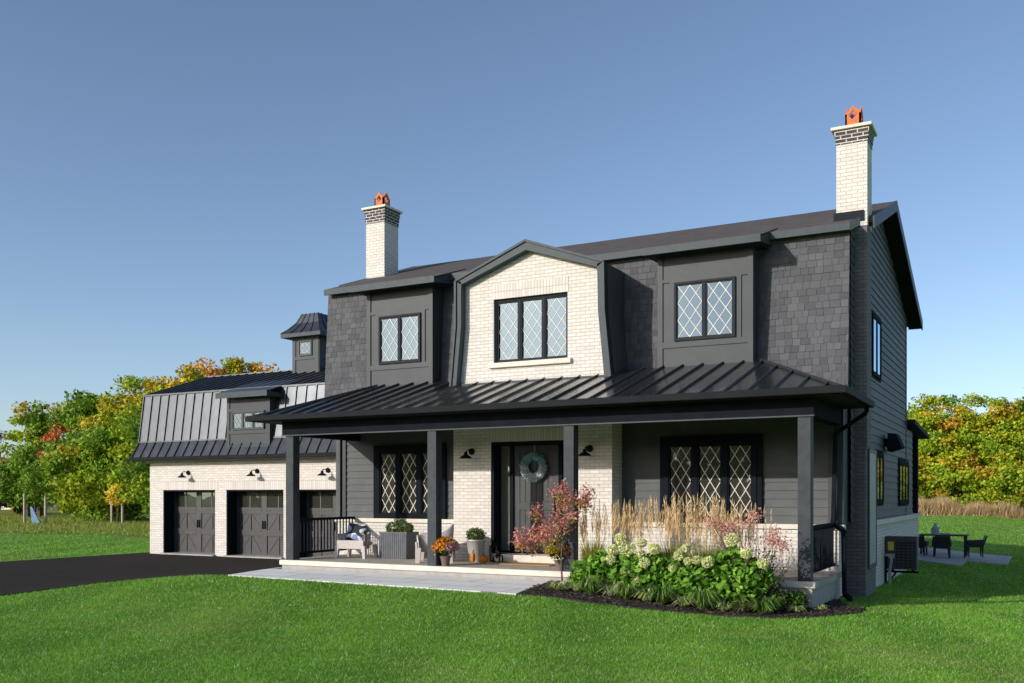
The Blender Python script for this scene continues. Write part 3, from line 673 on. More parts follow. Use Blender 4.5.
for a, b_ in doors:
    y_ = GY+.42; mb = MB(); mb.box(a, b_, y_+.03, y_+.08, .02, 2.11)
    F = front(y_+.03); mid = (a+b_)/2
    for s0, s1 in ((a, mid), (mid, b_)):
        st = .11
        for u in (s0, s1-st): mb.fbox(F, u, u+st, .02, 2.11, .001, .028)
        um = (s0+s1)/2
        for v0, v1 in ((.02,.12), (.68,.80), (.80,.86), (1.36,1.46), (1.46,1.56), (2.03,2.11)): mb.fbox(F, s0+st, s1-st, v0, v1, .001, .026 if v0 not in (.80,1.46) else .036)
        for v0, v1 in ((.12,.68), (.86,1.36)):
            mb.fbox(F, um-.03, um+.03, v0, v1, .001, .024)
            for u0, u1 in ((s0+st, um-.03), (um+.03, s1-st)):
                fl = 1 if u0 < um else -1
                p, q = ((u0+.03, v0+.03), (u1-.03, v1-.03)) if fl > 0 else ((u1-.03, v0+.03), (u0+.03, v1-.03))
                mb.bar(F(p[0], p[1], .006), F(q[0], q[1], .006), .06, .010, up=(0,-1,0))
    o = mb.build('garage_door', M['garage_door'], gar)
    for s0, s1 in ((a, mid), (mid, b_)):
        um = (s0+s1)/2; pm = MB(); pm.fbox(F, s0+.11, s1-.11, 1.56, 2.03, .002, .012); pm.build('pane', M['glass_low'], o)
        mb = MB(); mb.fbox(F, um-.018, um+.018, 1.56, 2.03, .012, .026); mb.build('muntin', M['wood_grey'], o)
    for u in (mid-.06, mid+.03): mb = MB(); mb.fbox(F, u, u+.03, .9, 1.15, .03, .06); mb.build('handle', M['black'], o)
    mb = MB(); mb.box(a, a+.03, GY+.02, y_+.05, 0, 2.11); mb.box(b_-.03, b_, GY+.02, y_+.05, 0, 2.11); mb.box(a+.03, b_-.03, GY+.03, y_+.05, 2.07, 2.109); mb.build('door_jamb', M['black'], gar)
    mb = MB(); mb.box(a-.02, b_+.02, GY-.12, GY+.5, -.05, .075); mb.build('apron', M['concrete'], gar)
# roof: gutter, flare, steep mansard, upper roof
x0, x1 = -26.0, -15.9
prof = [(21.8,3.16), (22.1,3.66), (22.32,5.23), (25.1,6.14)]
mb = MB()
for (ya, za), (yb, zb) in zip(prof, prof[1:]): mb.quad((x0,ya,za), (x1,ya,za), (x1,yb,zb), (x0,yb,zb))
mb.quad((x0,25.1,6.14), (x1,25.1,6.14), (x1,29,4.9), (x0,29,4.9)); mb.quad((x0,29,4.9), (x1,29,4.9), (x1,29.1,3.2), (x0,29.1,3.2))
mb.add([(x0,y,z) for y, z in prof]+[(x0,29,4.9),(x0,29.1,3.16)], [(5,4,3,2,1,0)]); mb.quad((x0,21.8,3.16),(x0,29.1,3.16),(x1,29.1,3.16),(x1,21.8,3.16))
mb.build('metal_roof', M['metal_roof'], gar)
mb = MB(); x_ = x0+.02
def nrm2(a, b_): return Vector((0, -(b_[1]-a[1]), b_[0]-a[0]))
while x_ < x1:
    for a, b_ in zip(prof, prof[1:]): seams(mb, [((x_, a[0], a[1]), (x_, b_[0], b_[1]), nrm2(a, b_))], .04, .025)
    x_ += .385
mb.bar((x0,22.10,3.68), (x1,22.10,3.68), .05, .05); mb.bar((x0,22.3,5.235), (x1,22.3,5.235), .04, .05); mb.bar((x0,25.1,6.16), (x1,25.1,6.16), .1, .04)
mb.build('roof_seams', M['metal_roof'], gar)
mb = MB(); mb.box(x0-.02, x1, 21.70, 21.81, 3.05, 3.17); mb.build('gutter', M['gutter'], gar, bevel=.012)
mb = MB(); mb.box(x0, x1, 21.81, GY, 3.04, 3.06); mb.build('soffit', M['pale_wood'], gar)
# small dormer on the garage
mb = MB(); F = front(22.0); mb.box(-21.95, -20.2, 22.0, 23.0, 3.42, 4.98)
for a, b_ in ((-21.95,-21.84), (-20.31,-20.2)): mb.fbox(F, a, b_, 3.42, 4.95, .001, .026)
for a, b_ in ((3.82,3.93), (4.5,4.6)): mb.fbox(F, -21.84, -20.31, a, b_, .001, .024)
o = mb.build('dormer', M['trim'], gar)
mb = MB(); mb.hexa([(-22.1,21.68,5.02),(-20.02,21.68,5.02),(-20.02,23.4,5.56),(-22.1,23.4,5.56)], [(-22.1,21.68,5.06),(-20.02,21.68,5.06),(-20.02,23.4,5.6),(-22.1,23.4,5.6)]); mb.build('dormer_roof', M['metal_roof'], o)
mb = MB(); mb.box(-22.1, -20.02, 21.65, 21.68, 4.9, 5.07); mb.box(-20.05,-20.02,21.68,22.6,4.9,5.04); mb.build('dormer_fascia', M['fascia'], o)
mb = MB(); mb.box(-22.0, -20.15, 21.95, 22.0, 3.40, 3.47); mb.build('dormer_flashing', M['fascia'], o)
window(gar, front(21.998), -21.72, -20.42, 3.94, 4.5, 3, M['glass'], M['trim'], fr=.04, mul=.06, cells=2, cv=.2, depth=.05, wd=.012)
# cupola with bell-cast roof
cx0, cx1, cy0, cy1 = -21.52, -20.42, 24.5, 25.6
mb = MB(); mb.box(cx0, cx1, cy0, cy1, 5.5, 7.1)
for F, a0, a1 in ((front(cy0), cx0, cx1), (right(cx1), cy0, cy1)):
    for a, b_ in ((a0, a0+.13), (a1-.13, a1)): mb.fbox(F, a, b_, 5.8, 7.1, .001, .025)
    for a, b_ in ((6.38,6.48), (7.0,7.1)): mb.fbox(F, a0+.13, a1-.13, a, b_, .001, .023)
cup = mb.build('cupola', M['trim'], gar)
window(gar, front(cy0-.001), -21.25, -20.70, 6.5, 7.0, 1, M['glass'], M['trim'], fr=.04, cells=2, cv=.22, depth=.04, wd=.014)
mb = MB(); ex, cxm, cym = .28, (cx0+cx1)/2, (cy0+cy1)/2; hw = (cx1-cx0)/2
rings = [(hw+ex, 7.22), (hw+.12, 7.36), (hw-.08, 7.6), (hw-.22, 7.92)]; vsq = []
for r, z in rings: vsq += [(cxm-r,cym-r,z),(cxm+r,cym-r,z),(cxm+r,cym+r,z),(cxm-r,cym+r,z)]
fs = [(i*4+k, i*4+(k+1)%4, i*4+4+(k+1)%4, i*4+4+k) for i in range(3) for k in range(4)]+[(12,13,14,15)]
mb.add(vsq, fs)
for i in range(3):
    (ra, za), (rb, zb) = rings[i], rings[i+1]
    for k in range(5):
        u = -1+k*.5
        for sx, sy in ((1, 0), (0, 1)):
            pa = (cxm+(u*ra if sx else ra), cym-(ra if sx else u*ra), za+.015); pb_ = (cxm+(u*rb if sx else rb), cym-(rb if sx else u*rb), zb+.015); mb.bar(pa, pb_, .02, .03)
mb.build('cupola_roof', M['metal_roof'], cup)
mb = MB(); r = hw+ex; mb.box(cxm-r, cxm+r, cym-r, cym+r, 7.1, 7.22); mb.build('cupola_eave', M['fascia'], cup)


# ------------------------------------------------------------------ wall lamps
def barn_lamp(loc, label):
    t = empty('wall_lamp', loc, label, 'wall lamp', 'barn-style wall lamps on the white brick')
    x, y, z = loc
    mb = MB(); mb.tube([(x,y-.002,z),(x,y-.03,z)], .075, 14); mb.build('mount', M['black'], t)
    pts = [(x,y-.03,z), (x,y-.14,z+.03), (x,y-.22,z+.02), (x,y-.27,z-.03)]
    mb = MB(); mb.tube(pts, .014, 8); mb.build('arm', M['black'], t)
    mb = MB(); mb.lathe((x,y-.27,z-.16), [(.14,0), (.145,.004), (.10,.045), (.045,.075), (.035,.14), (.0,.15)], 18); mb.build('shade', M['black'], t, smooth=False)
    return t
barn_lamp((-23.78,22.148,2.66), 'black barn lamp on white brick above the garage door farthest from the porch')
barn_lamp((-20.86,22.148,2.68), 'black barn lamp above the middle garage door')
barn_lamp((-18.12,22.148,2.67), 'black barn lamp above the garage door half hidden behind the porch')
barn_lamp((-11.18,18.698,2.93), 'black barn lamp on cream brick beside the sidelight of the front door')
barn_lamp((-8.28,18.698,2.93), 'black barn lamp on cream brick just behind the porch post by the red-leaved tree')
t = empty('flood_lamp', (XR+.03,24.6,3.2), 'black box-shaped lamp tilted on the dark siding of the shaded side wall', 'wall lamp')
mb = MB(); mb.box(XR+.02, XR+.14, 24.5, 24.7, 3.12, 3.3); mb.build('bracket', M['black'], t)
mb = MB(); mb.hexa([(XR+.1,24.2,2.98),(XR+.42,24.2,3.08),(XR+.42,25.0,3.08),(XR+.1,25.0,2.98)], [(XR+.1,24.3,3.42),(XR+.30,24.3,3.40),(XR+.30,24.9,3.40),(XR+.1,24.9,3.42)]); mb.build('housing', M['black'], t, bevel=.02)

# ------------------------------------------------------------------ porch things
PZ = .49
def wicker_chair(loc, rz, label):
    t = empty('wicker_armchair', loc, label, 'armchair', 'beige wicker armchairs on the porch', rz)
    # local: faces -Y, origin on the floor, 0.72 wide
    mb = MB(); mb.hexa([(-.29,-.31,.30),(.29,-.31,.30),(.27,.26,.28),(-.27,.26,.28)], [(-.30,-.33,.40),(.30,-.33,.40),(.27,.27,.37),(-.27,.27,.37)]); mb.build('seat', M['wicker'], t, org=(0,0,0), bevel=.02)
    # curved shell: arms sweeping up into the back
    n_, out, inn = 21, [], []
    for k in range(n_):
        a = math.pi*(k/(n_-1)); c_, s_ = math.cos(a), math.sin(a)
        hgt = .56+.20*max(0, s_)**3; y = -.30+.60*max(0, s_)**.7; x = .345*c_*(1-.04*s_)
        out.append((x*1.06, y+.03*s_, hgt)); inn.append((x*.90, y-.035, hgt-.01))
    V_ = []; 
    for (ox, oy, oh), (ix, iy, ih) in zip(out, inn): V_ += [(ox*.93, oy*.93, .22), (ox, oy, oh), (ix, iy, ih), (ix*.95, iy*.95, .30)]
    fs = [(i*4+k, i*4+(k+1)%4, i*4+4+(k+1)%4, i*4+4+k) for i in range(n_-1) for k in range(4)]+[(0,1,2,3), (n_*4-1, n_*4-2, n_*4-3, n_*4-4)]
    mb = MB(); mb.add(V_, fs); mb.build('backrest', M['wicker'], t, org=(0,0,0), smooth=True)
    mb = MB(); mb.hexa([(-.34,-.345,.22),(.34,-.345,.22),(.34,-.31,.22),(-.34,-.31,.22)], [(-.35,-.355,.42),(.35,-.355,.42),(.35,-.31,.42),(-.35,-.31,.42)]); mb.build('apron', M['wicker'], t, org=(0,0,0), bevel=.015)
    for sx, sy in ((-1,-1), (1,-1), (1,1), (-1,1)):
        mb = MB(); mb.hexa([(sx*.36-.03,sy*.30-.03-.02,0),(sx*.36+.03,sy*.30-.05,0),(sx*.36+.03,sy*.30+.03,0),(sx*.36-.03,sy*.30+.03,0)], [(sx*.33-.045,sy*.29-.06,.30),(sx*.33+.045,sy*.29-.06,.30),(sx*.33+.045,sy*.29+.045,.30),(sx*.33-.045,sy*.29+.045,.30)]); mb.build('leg', M['wicker'], t, org=(0,0,0))
    return t
wicker_chair((-13.88,18.0,PZ), R(10), 'beige wicker armchair holding the patterned cushion, next to the porch railing')
second = wicker_chair((-11.52,17.75,PZ), R(-62), 'beige wicker armchair turned sideways, half hidden behind a porch post'); second.scale = (1.18, 1.18, 1.08)
def pillow(name, loc, w_, h, t_, rot, m_, label, cat_):
    n = 13; V_ = []; fs = []
    for s_ in (1, -1):
        for j in range(n):
            for i in range(n):
                u, v_ = i/(n-1)*2-1, j/(n-1)*2-1; k = max(0, (1-u**4)*(1-v_**4))**.5
                pin = 1-.06*(1-abs(u))*abs(v_)**2-.0
                V_.append((u*w_/2*(1-.05*(1-v_*v_)), s_*t_/2*k, v_*h/2*(1-.05*(1-u*u))))
    for s_ in (0, 1):
        o_ = s_*n*n
        for j in range(n-1):
            for i in range(n-1): q = (o_+j*n+i, o_+j*n+i+1, o_+(j+1)*n+i+1, o_+(j+1)*n+i); fs.append(q if s_ == 0 else q[::-1])
    mb = MB(); mb.add(V_, fs); o = mb.build(name, m_, None, org=(0,0,0), smooth=True); o.location = loc; o.rotation_euler = rot
    return tag(o, label, cat_)
pillow('throw_pillow', (-13.91,18.02,PZ+.60), .50, .42, .16, (R(-18), R(4), R(8)), M['cloth'], 'black, blue and white patterned cushion on the wicker armchair by the railing', 'cushion')
# planter box with ribbed boards
t = empty('planter_box', (-12.95,18.35,PZ), 'tall grey ribbed planter box against the white brick base', 'planter')
mb = MB(); x0, x1, y0, y1, z1 = -13.30, -12.55, 18.1, 18.6, PZ+.61
mb.box(x0, x1, y0, y0+.03, PZ, z1); mb.box(x0, x1, y1-.03, y1, PZ, z1); mb.box(x0, x0+.03, y0+.03, y1-.03, PZ, z1); mb.box(x1-.03, x1, y0+.03, y1-.03, PZ, z1)
for i in range(14): a = x0+.012+i*(x1-x0-.01)/14; mb.box(a, a+.04, y0-.012, y0, PZ+.01, z1-.03)
mb.box(x0-.012, x1+.012, y0-.02, y0+.02, z1-.03, z1+.006)
mb.build('planter_body', M['wood_grey'], t)
mb = MB(); mb.box(x0+.03, x1-.03, y0+.03, y1-.03, PZ+.1, z1-.05); mb.build('soil', M['mulch'], t)
def leafball(name, c, r, n, size, cols, aspect=.5, flat=.2, shell=.55, jit=.25, squash=1.0, parent=None, mat_=None, org=None):
    d = rng.normal(size=(n, 3)); d /= np.linalg.norm(d, axis=1, keepdims=True)
    rad = r*(shell+(1-shell)*rng.random(n)**.6)*(1+rng.normal(size=n)*.08)
    P = d*rad[:, None]; P[:, 2] *= squash; P = P+np.asarray(c)
    cols = np.asarray(cols); C = cols[rng.integers(0, len(cols), n)]*(1+rng.normal(size=(n, 1))*jit).clip(.4, 1.7)
    V, F, Cc = leaf_geo(P, size*rng.uniform(.7, 1.3, n), C, aspect, flat, face=d)
    if org is None:
        org = Vector((0,0,0)); p = parent
        while p is not None: org = org+p.location; p = p.parent
    return cloud(name, V, F, Cc, mat_ or M['leaf'], parent, org)
G1 = [(.06,.12,.02), (.09,.17,.03), (.12,.17,.03)]
for c, r, lab in (((-13.12,18.33,1.18), .15, 'small evergreen shrub in the grey planter box, nearest the railing side'), ((-12.86,18.36,1.24), .17, 'tallest small shrub, in the middle of the grey planter box'), ((-12.66,18.34,1.19), .12, 'small round shrub at the post end of the grey planter box')):
    o = leafball('planter_shrub', c, r, 420, .055, G1+[(.16,.20,.05)], org=(c[0], c[1], 1.05)); tag(o, lab, 'potted plant', 'small shrubs in the grey planter box')
# galvanised bucket with a shrub
t = empty('bucket_planter', (-10.72,18.1,PZ), 'galvanised metal bucket planter standing before the white brick', 'planter')
mb = MB(); mb.lathe((-10.72,18.1,PZ), [(.145,0), (.15,.01), (.205,.47), (.222,.475), (.222,.49), (.195,.49), (.19,.44), (0,.44)], 28); mb.build('bucket', M['galv'], t, smooth=True)
o = leafball('bucket_shrub', (-10.72,18.1,PZ+.60), .21, 700, .06, G1+[(.10,.13,.03)], squash=.7, org=(-10.72,18.1,PZ+.44)); tag(o, 'small green shrub growing in the galvanised metal bucket', 'potted plant')
def mum(loc, r, cols, label, left=None):
    t = empty('potted_chrysanthemum', loc, label, 'potted flowers', 'chrysanthemum pots on the porch')
    x, y, z = loc
    mb = MB(); mb.lathe(loc, [(.075,0), (.11,.17), (.122,.172), (.122,.20), (.10,.20), (.10,.17), (0,.17)], 20); mb.build('pot', M['pot'], t)
    c = (x, y, z+.20+r*.62)
    leafball('foliage', c, r*.86, 900, .05, [(.04,.09,.02), (.06,.13,.03)], squash=.75, parent=t)
    n = 900; d = rng.normal(size=(n, 3)); d[:, 2] = np.abs(d[:, 2])*1.1-.25; d /= np.linalg.norm(d, axis=1, keepdims=True)
    P = d*r*np.array([1, 1, .8])*(1+rng.normal(size=(n, 1))*.05)+np.asarray(c)
    cc = np.asarray(cols[0])[rng.integers(0, len(cols[0]), n)]
    if len(cols) > 1:
        k = (d[:, 0]*.8-d[:, 1]*.1+rng.normal(size=n)*.12) > left; c2 = np.asarray(cols[1])[rng.integers(0, len(cols[1]), n)]; cc = np.where(k[:, None], c2, cc)
    V, F, C = leaf_geo(P, .042*rng.uniform(.7, 1.3, n), cc*(1+rng.normal(size=(n, 1))*.15), .9, 0, face=d*.3)
    cloud('flowers', V, F, C, M['petal'], t, loc); return t
mum((-10.72,16.86+.0,PZ), .27, ([(.75,.27,.02), (.62,.20,.02), (.80,.36,.03)], [(.45,.25,.42), (.52,.33,.46)]), 'brown pot of orange and mauve chrysanthemums at the foot of a porch post', .62)
mum((-8.06,16.8,PZ), .27, ([(.85,.68,.02), (.82,.58,.03), (.88,.74,.08)], [(.62,.32,.10), (.55,.2,.05)]), 'brown pot of yellow chrysanthemums behind the little red-leaved tree', .45)
# pumpkins
def pumpkin(loc, r, h, label, name='pumpkin'):
    t = empty(name, loc, label, 'pumpkin'); n, m_ = 40, 12; V_ = []
    for j in range(m_+1):
        a = math.pi*j/m_
        for i in range(n):
            b_ = 2*math.pi*i/n; k = 1-.10*abs(math.cos(5*b_))**.6*math.sin(a); rr = r*math.sin(a)**.85*k
            V_.append((loc[0]+rr*math.cos(b_), loc[1]+rr*math.sin(b_), loc[2]+h/2-h/2*math.cos(a)*(1-.22*math.exp(-(math.sin(a)/.35)**2))))
    fs = [(j*n+i, j*n+(i+1)%n, (j+1)*n+(i+1)%n, (j+1)*n+i) for j in range(m_) for i in range(n)]
    mb = MB(); mb.add(V_, fs); mb.build('rind', M['pumpkin'], t, smooth=True)
    mb = MB(); x, y, z = loc; mb.tube([(x,y,z+h*.88), (x+.005,y,z+h*1.05), (x+.025,y,z+h*1.2)], [.018,.013,.011], 7); mb.build('stem', M['stem'], t)
pumpkin((-10.40,17.86,PZ), .115, .17, 'round orange pumpkin on the porch floor between bucket and lantern')
pumpkin((-10.62,17.80,PZ), .055, .24, 'slim orange gourd leaning before the galvanised bucket', 'gourd')
# lanterns
def lantern(loc, w_, h, label, cm):
    t = empty('lantern', loc, label, 'lantern', 'candle lanterns by the door'); x, y, z = loc; a = w_/2
    mb = MB(); mb.box(x-a, x+a, y-a, y+a, z, z+.03)
    for sx in (-1, 1):
        for sy in (-1, 1): mb.box(x+sx*a-.011, x+sx*a+.011, y+sy*a-.011, y+sy*a+.011, z+.03, z+h*.72)
    mb.hexa([(x-a-.015,y-a-.015,z+h*.72),(x+a+.015,y-a-.015,z+h*.72),(x+a+.015,y+a+.015,z+h*.72),(x-a-.015,y+a+.015,z+h*.72)], [(x-.03,y-.03,z+h*.9),(x+.03,y-.03,z+h*.9),(x+.03,y+.03,z+h*.9),(x-.03,y+.03,z+h*.9)])
    mb.build('frame', M['black'], t)
    mb = MB(); mb.tube([(x-.04,y,z+h*.9), (x-.03,y,z+h), (x+.03,y,z+h), (x+.04,y,z+h*.9)], .006, 6); mb.build('handle', M['black'], t)
    mb = MB(); mb.lathe((x-.02,y,z+.03), [(.036,0), (.036,h*.30), (0,h*.30)], 14); mb.build('candle', M['candle'], t)
    mb = MB(); mb.lathe((x+.03,y+.03,z+.03), [(.034,0), (.034,h*.45), (0,h*.45)], 14); mb.build('candle', cm, t)
lantern((-10.42,18.42,PZ), .17, .46, 'taller black lantern with white and orange candles beside the pumpkin', M['candle_red'])
lantern((-10.18,18.12,PZ), .14, .20, 'short black lantern with pale candles next to the taller lantern', M['candle'])
mb = MB(); mb.box(-10.25, -8.75, 17.7, 18.28, PZ+.003, PZ+.018); tag(mb.build('doormat', M['coir']), 'tan coir doormat in front of the door step', 'doormat')
# wreath
t = empty('wreath', (-9.74,18.97,2.57), 'teal evergreen wreath with tips whitened as if sunlit on its lower half, hanging on the black front door', 'wreath')
n = 2600; a = rng.uniform(0, 2*np.pi, n); b_ = rng.uniform(0, 2*np.pi, n); rr = .235; tr = .085*np.sqrt(rng.random(n))
P = np.stack([np.cos(a)*(rr+tr*np.cos(b_)), -tr*np.abs(np.sin(b_))*1.1, np.sin(a)*(rr+tr*np.cos(b_))], 1)
cc = np.asarray([(.30,.56,.57), (.42,.68,.69), (.56,.78,.80)])[rng.integers(0, 3, n)]
V, F, C = leaf_geo(P, .075*rng.uniform(.6, 1.4, n), cc, .22, 0); cloud('foliage', V, F, C, M['leaf'], t, (0,0,0))
n = 800; a = rng.uniform(-3.3, .1, n); tr = .1*np.sqrt(rng.random(n)); b_ = rng.uniform(0, 2*np.pi, n)
P = np.stack([np.cos(a)*(rr+tr*np.cos(b_)), -.03-tr*np.abs(np.sin(b_)), np.sin(a)*(rr+tr*np.cos(b_))], 1)
V, F, C = leaf_geo(P, .06*rng.uniform(.6, 1.3, n), np.full((n, 3), .8)*np.array([.93,1,.99]), .4, 0); cloud('sunlit_tips', V, F, C, M['petal'], t, (0,0,0))  # lower half whitened: sunlight on the wreath put into the colour
mb = MB(); mb.box(-9.75, -9.73, 18.99, 19.0, 2.8, 3.06); mb.build('ribbon', M['panel'], t)

# ------------------------------------------------------------------ side yard things
t = empty('air_conditioner', (-2.79,24.15,-.2), 'grey outdoor air-conditioning unit on a bracket against the shaded side wall', 'air conditioner')
x0, x1, y0, y1, z0, z1 = -3.09, -2.41, 24.0, 24.38, .22, .97
mb = MB(); mb.box(x0, x1, y0, y1, z0, z1); mb.box(x0-.01, x1+.01, y0-.01, y1+.01, z1-.02, z1+.012); mb.build('cabinet', M['ac_body'], t, bevel=.012)
F = front(y0); mb = MB(); gx_0, gx_1 = x0+.24, x1-.04
for i in range(9): v_ = z0+.06+i*.07; mb.fbox(F, gx_0, gx_1, v_, v_+.014, .001, .016)
for i in range(5): u = gx_0+i*(gx_1-gx_0-.012)/4; mb.fbox(F, u, u+.012, z0+.05, z0+.66, .016, .026)
mb.build('grille', M['soffit'], t)
mb = MB(); mb.fbox(F, x0+.05, x0+.18, .66, .86, .001, .004); mb.build('sticker', M['label'], t)
mb = MB(); mb.fbox(F, x0+.06, x0+.20, .48, .58, .001, .005); mb.build('sticker', M['panel'], t, )
mb = MB()
for x_ in (x0+.1, x1-.12): mb.box(x_, x_+.04, y0+.02, y1, z0-.05, z0-.002)
mb.box(XR+.085, x1, y1-.08, y1-.03, z0-.10, z0-.05); mb.bar((XR+.1,y1-.05,-.15), (x0+.2,y1-.05,z0-.08), .04, .04); mb.box(XR+.085, XR+.13, 23.95, 24.0, -.4, .55)
mb.build('wall_bracket', M['black'], t)
mb = MB(); mb.tube([(XR+.09,23.9,.55), (XR+.2,23.88,.55), (XR+.24,23.9,.45), (XR+.2,23.95,.2), (XR+.2,23.95,-.3)], .035, 8); mb.build('pipe', M['panel'], t)
def patio_chair(loc, rz, label):
    t = empty('patio_chair', loc, label, 'patio chair', 'dark wicker chairs round the patio table', rz); t.scale = (.88, .88, .86)
    mb = MB(); mb.box(-.27, .27, -.27, .25, .38, .46); mb.build('seat', M['dark_wicker'], t, org=(0,0,0), bevel=.02)
    mb = MB(); mb.hexa([(-.27,.22,.40),(.27,.22,.40),(.27,.27,.40),(-.27,.27,.40)], [(-.29,.36,.84),(.29,.36,.84),(.29,.40,.84),(-.29,.40,.84)]); mb.build('backrest', M['dark_wicker'], t, org=(0,0,0), bevel=.02)
    for s_ in (-1, 1):
        mb = MB(); mb.hexa([(s_*.29-.03,-.28,.44),(s_*.29+.03,-.28,.44),(s_*.29+.03,.27,.44),(s_*.29-.03,.27,.44)], [(s_*.30-.03,-.27,.63),(s_*.30+.03,-.27,.63),(s_*.30+.03,.31,.66),(s_*.30-.03,.31,.66)]); mb.build('arm', M['dark_wicker'], t, org=(0,0,0), bevel=.015)
        for y_ in (-.25, .23): mb = MB(); mb.hexa([(s_*.26-.018,y_-.018,0),(s_*.26+.018,y_-.018,0),(s_*.26+.018,y_+.018,0),(s_*.26-.018,y_+.018,0)], [(s_*.25-.03,y_-.03,.38),(s_*.25+.03,y_-.03,.38),(s_*.25+.03,y_+.03,.38),(s_*.25-.03,y_+.03,.38)]); mb.build('leg', M['dark_wicker'], t, org=(0,0,0))
    return t
gz = float(T(-2.6, 35.6))+.05
patio_chair((-2.72,34.65,gz), R(180), 'dark wicker patio chair with its back to the front lawn, hiding the table')
patio_chair((-1.80,35.95,gz), R(-80), 'dark wicker patio chair at the open lawn end of the table, seen from its side')
patio_chair((-3.45,34.75,gz), R(175), 'dark wicker patio chair nearest the house wall, partly behind the rear post')
patio_chair((-2.9,36.9,gz), R(0), 'dark wicker patio chair on the far side of the table')
t = empty('patio_table', (-2.75,35.75,gz), 'dark patio table standing between wicker chairs', 'table')
mb = MB(); mb.box(-3.5, -2.0, 35.3, 36.2, gz+.70, gz+.74); mb.build('tabletop', M['dark_wicker'], t)
for a, b_ in ((-3.42,35.36), (-2.08,35.36), (-3.42,36.14), (-2.08,36.14)): mb = MB(); mb.box(a-.03, a+.03, b_-.03, b_+.03, gz, gz+.70); mb.build('leg', M['dark_wicker'], t)
t = empty('table_lantern', (-3.0,35.6,gz+.74), 'pale bottle-shaped lantern on the patio table', 'lantern')
mb = MB(); mb.lathe((-3.0,35.6,gz+.742), [(.13,0), (.13,.22), (.06,.30), (.05,.36), (.0,.37)], 16); mb.build('body', M['panel'], t)

# ------------------------------------------------------------------ garden bed
BZ = lambda x, y: float(T(x, y))+.03
GL = [(.14,.32,.03), (.20,.42,.04), (.27,.48,.06), (.09,.21,.02)]
def hydrangea(loc, lobes, flowers, label):
    x, y, z = loc; t = empty('hydrangea', loc, label, 'shrub', 'hydrangea bushes in the garden bed')
    Ps, Cs = [], []
    for (lx, ly, lz, r, n) in lobes:
        d = rng.normal(size=(n, 3)); d /= np.linalg.norm(d, axis=1, keepdims=True)
        k = (np.sin(d[:, 0]*5+lx*9)*np.sin(d[:, 2]*6+ly*7)*.12+1)
        P = d*(r*k*(.45+.55*rng.random(n)**.5))[:, None]; P[:, 2] *= .9; Ps.append(P+np.array([lx, ly, lz]))
    P = np.concatenate(Ps); P = P[P[:, 2] > z+.03]; n = len(P)
    C = np.asarray(GL)[rng.integers(0, 4, n)]*(1+rng.normal(size=(n, 1))*.2).clip(.5, 1.6)
    V, F, Cc = leaf_geo(P, rng.uniform(.07, .15, n), C, .72, .45, face=np.array([-.2,-.5,.7]), oval=True)
    cloud('foliage', V, F, Cc, M['leaf'], t, loc)
    mb = MB()
    for fx, fy, fz, r in flowers: mb.tube([(x+(fx-x)*.3, y+(fy-y)*.3, z), (x+(fx-x)*.8, y+(fy-y)*.6, z+(fz-z)*.6), (fx, fy, fz-r*.6)], [.008,.006,.005], 5)
    if mb.v: mb.build('stems', M['bark'], t)
    for fx, fy, fz, r in flowers:
        n = 420; d = rng.normal(size=(n, 3)); d /= np.linalg.norm(d, axis=1, keepdims=True)
        lump = 1+.10*np.sin(d[:, 0]*7+fx*30)*np.sin(d[:, 2]*7)+rng.normal(size=n)*.05
        P = d*(r*lump*np.where(rng.random(n) < .25, .8, 1))[:, None]*np.array([1,1,.86])+np.array([fx, fy, fz])
        g = rng.random((n, 1)); k = random.random()
        C = np.array([.66,.74,.26])*(1-g)+np.array([.86,.86,.50])*g; C = C*(1-.25*k)+np.array([.75,.66,.45])*.25*k
        V, F, Cc = leaf_geo(P, rng.uniform(.022, .04, n), C*(1+rng.normal(size=(n, 1))*.12), .95, 0, face=d*.4)
        cloud('flower_head', V, F, Cc, M['petal'], t, loc)
fl = [(x, z, r*1.13) for x, z, r in [(-6.38,1.18,.095), (-6.53,.98,.095), (-6.27,1.01,.125), (-6.53,.81,.085), (-6.0,1.12,.075), (-6.01,.93,.065), (-5.77,1.02,.09), (-5.9,.79,.085), (-6.25,.61,.08), (-6.01,.51,.06), (-5.29,.93,.08), (-5.17,1.05,.065), (-4.98,.86,.07), (-5.13,.84,.06), (-4.79,.83,.09), (-4.4,1.22,.10), (-4.16,1.0,.085), (-3.89,.84,.08), (-4.95,.62,.06), (-5.40,.72,.06), (-5.25,1.0,.06)]]
hydrangea((-6.75,15.75,BZ(-6.75,15.75)), [(-7.0,15.8,0.54,.36,429), (-6.72,15.8,0.66,.33,363), (-6.95,15.65,0.38,.34,297)], [], 'leafy green hydrangea without flower heads beside the porch post')
hydrangea((-6.1,15.85,BZ(-6.1,15.85)), [(-6.3,15.9,0.58,.42,594), (-5.85,15.9,0.58,.40,528), (-6.1,15.75,0.38,.42,462)], [(x, 15.62 if z < .9 else 15.75, z, r) for x, z, r in fl if x < -5.5], 'hydrangea with the biggest and most greenish-white flower balls in the bed')
hydrangea((-5.1,15.9,BZ(-5.1,15.9)), [(-5.35,15.95,0.56,.40,528), (-4.9,15.9,0.56,.40,528), (-5.1,15.75,0.36,.42,462)], [(x, 15.64, z, r) for x, z, r in fl if -5.5 <= x < -4.7], 'hydrangea with small creamy flower balls in front of the tan grass plumes')
hydrangea((-4.3,15.95,BZ(-4.3,15.95)), [(-4.55,16.0,0.68,.38,528), (-4.15,16.0,0.58,.38,495), (-4.4,15.85,0.38,.42,462), (-4.5,15.98,0.96,.18,105)], [(x, 15.70, z, r) for x, z, r in fl if x >= -4.7], 'hydrangea with a few pale green flower balls under the pink-flowered shrub')
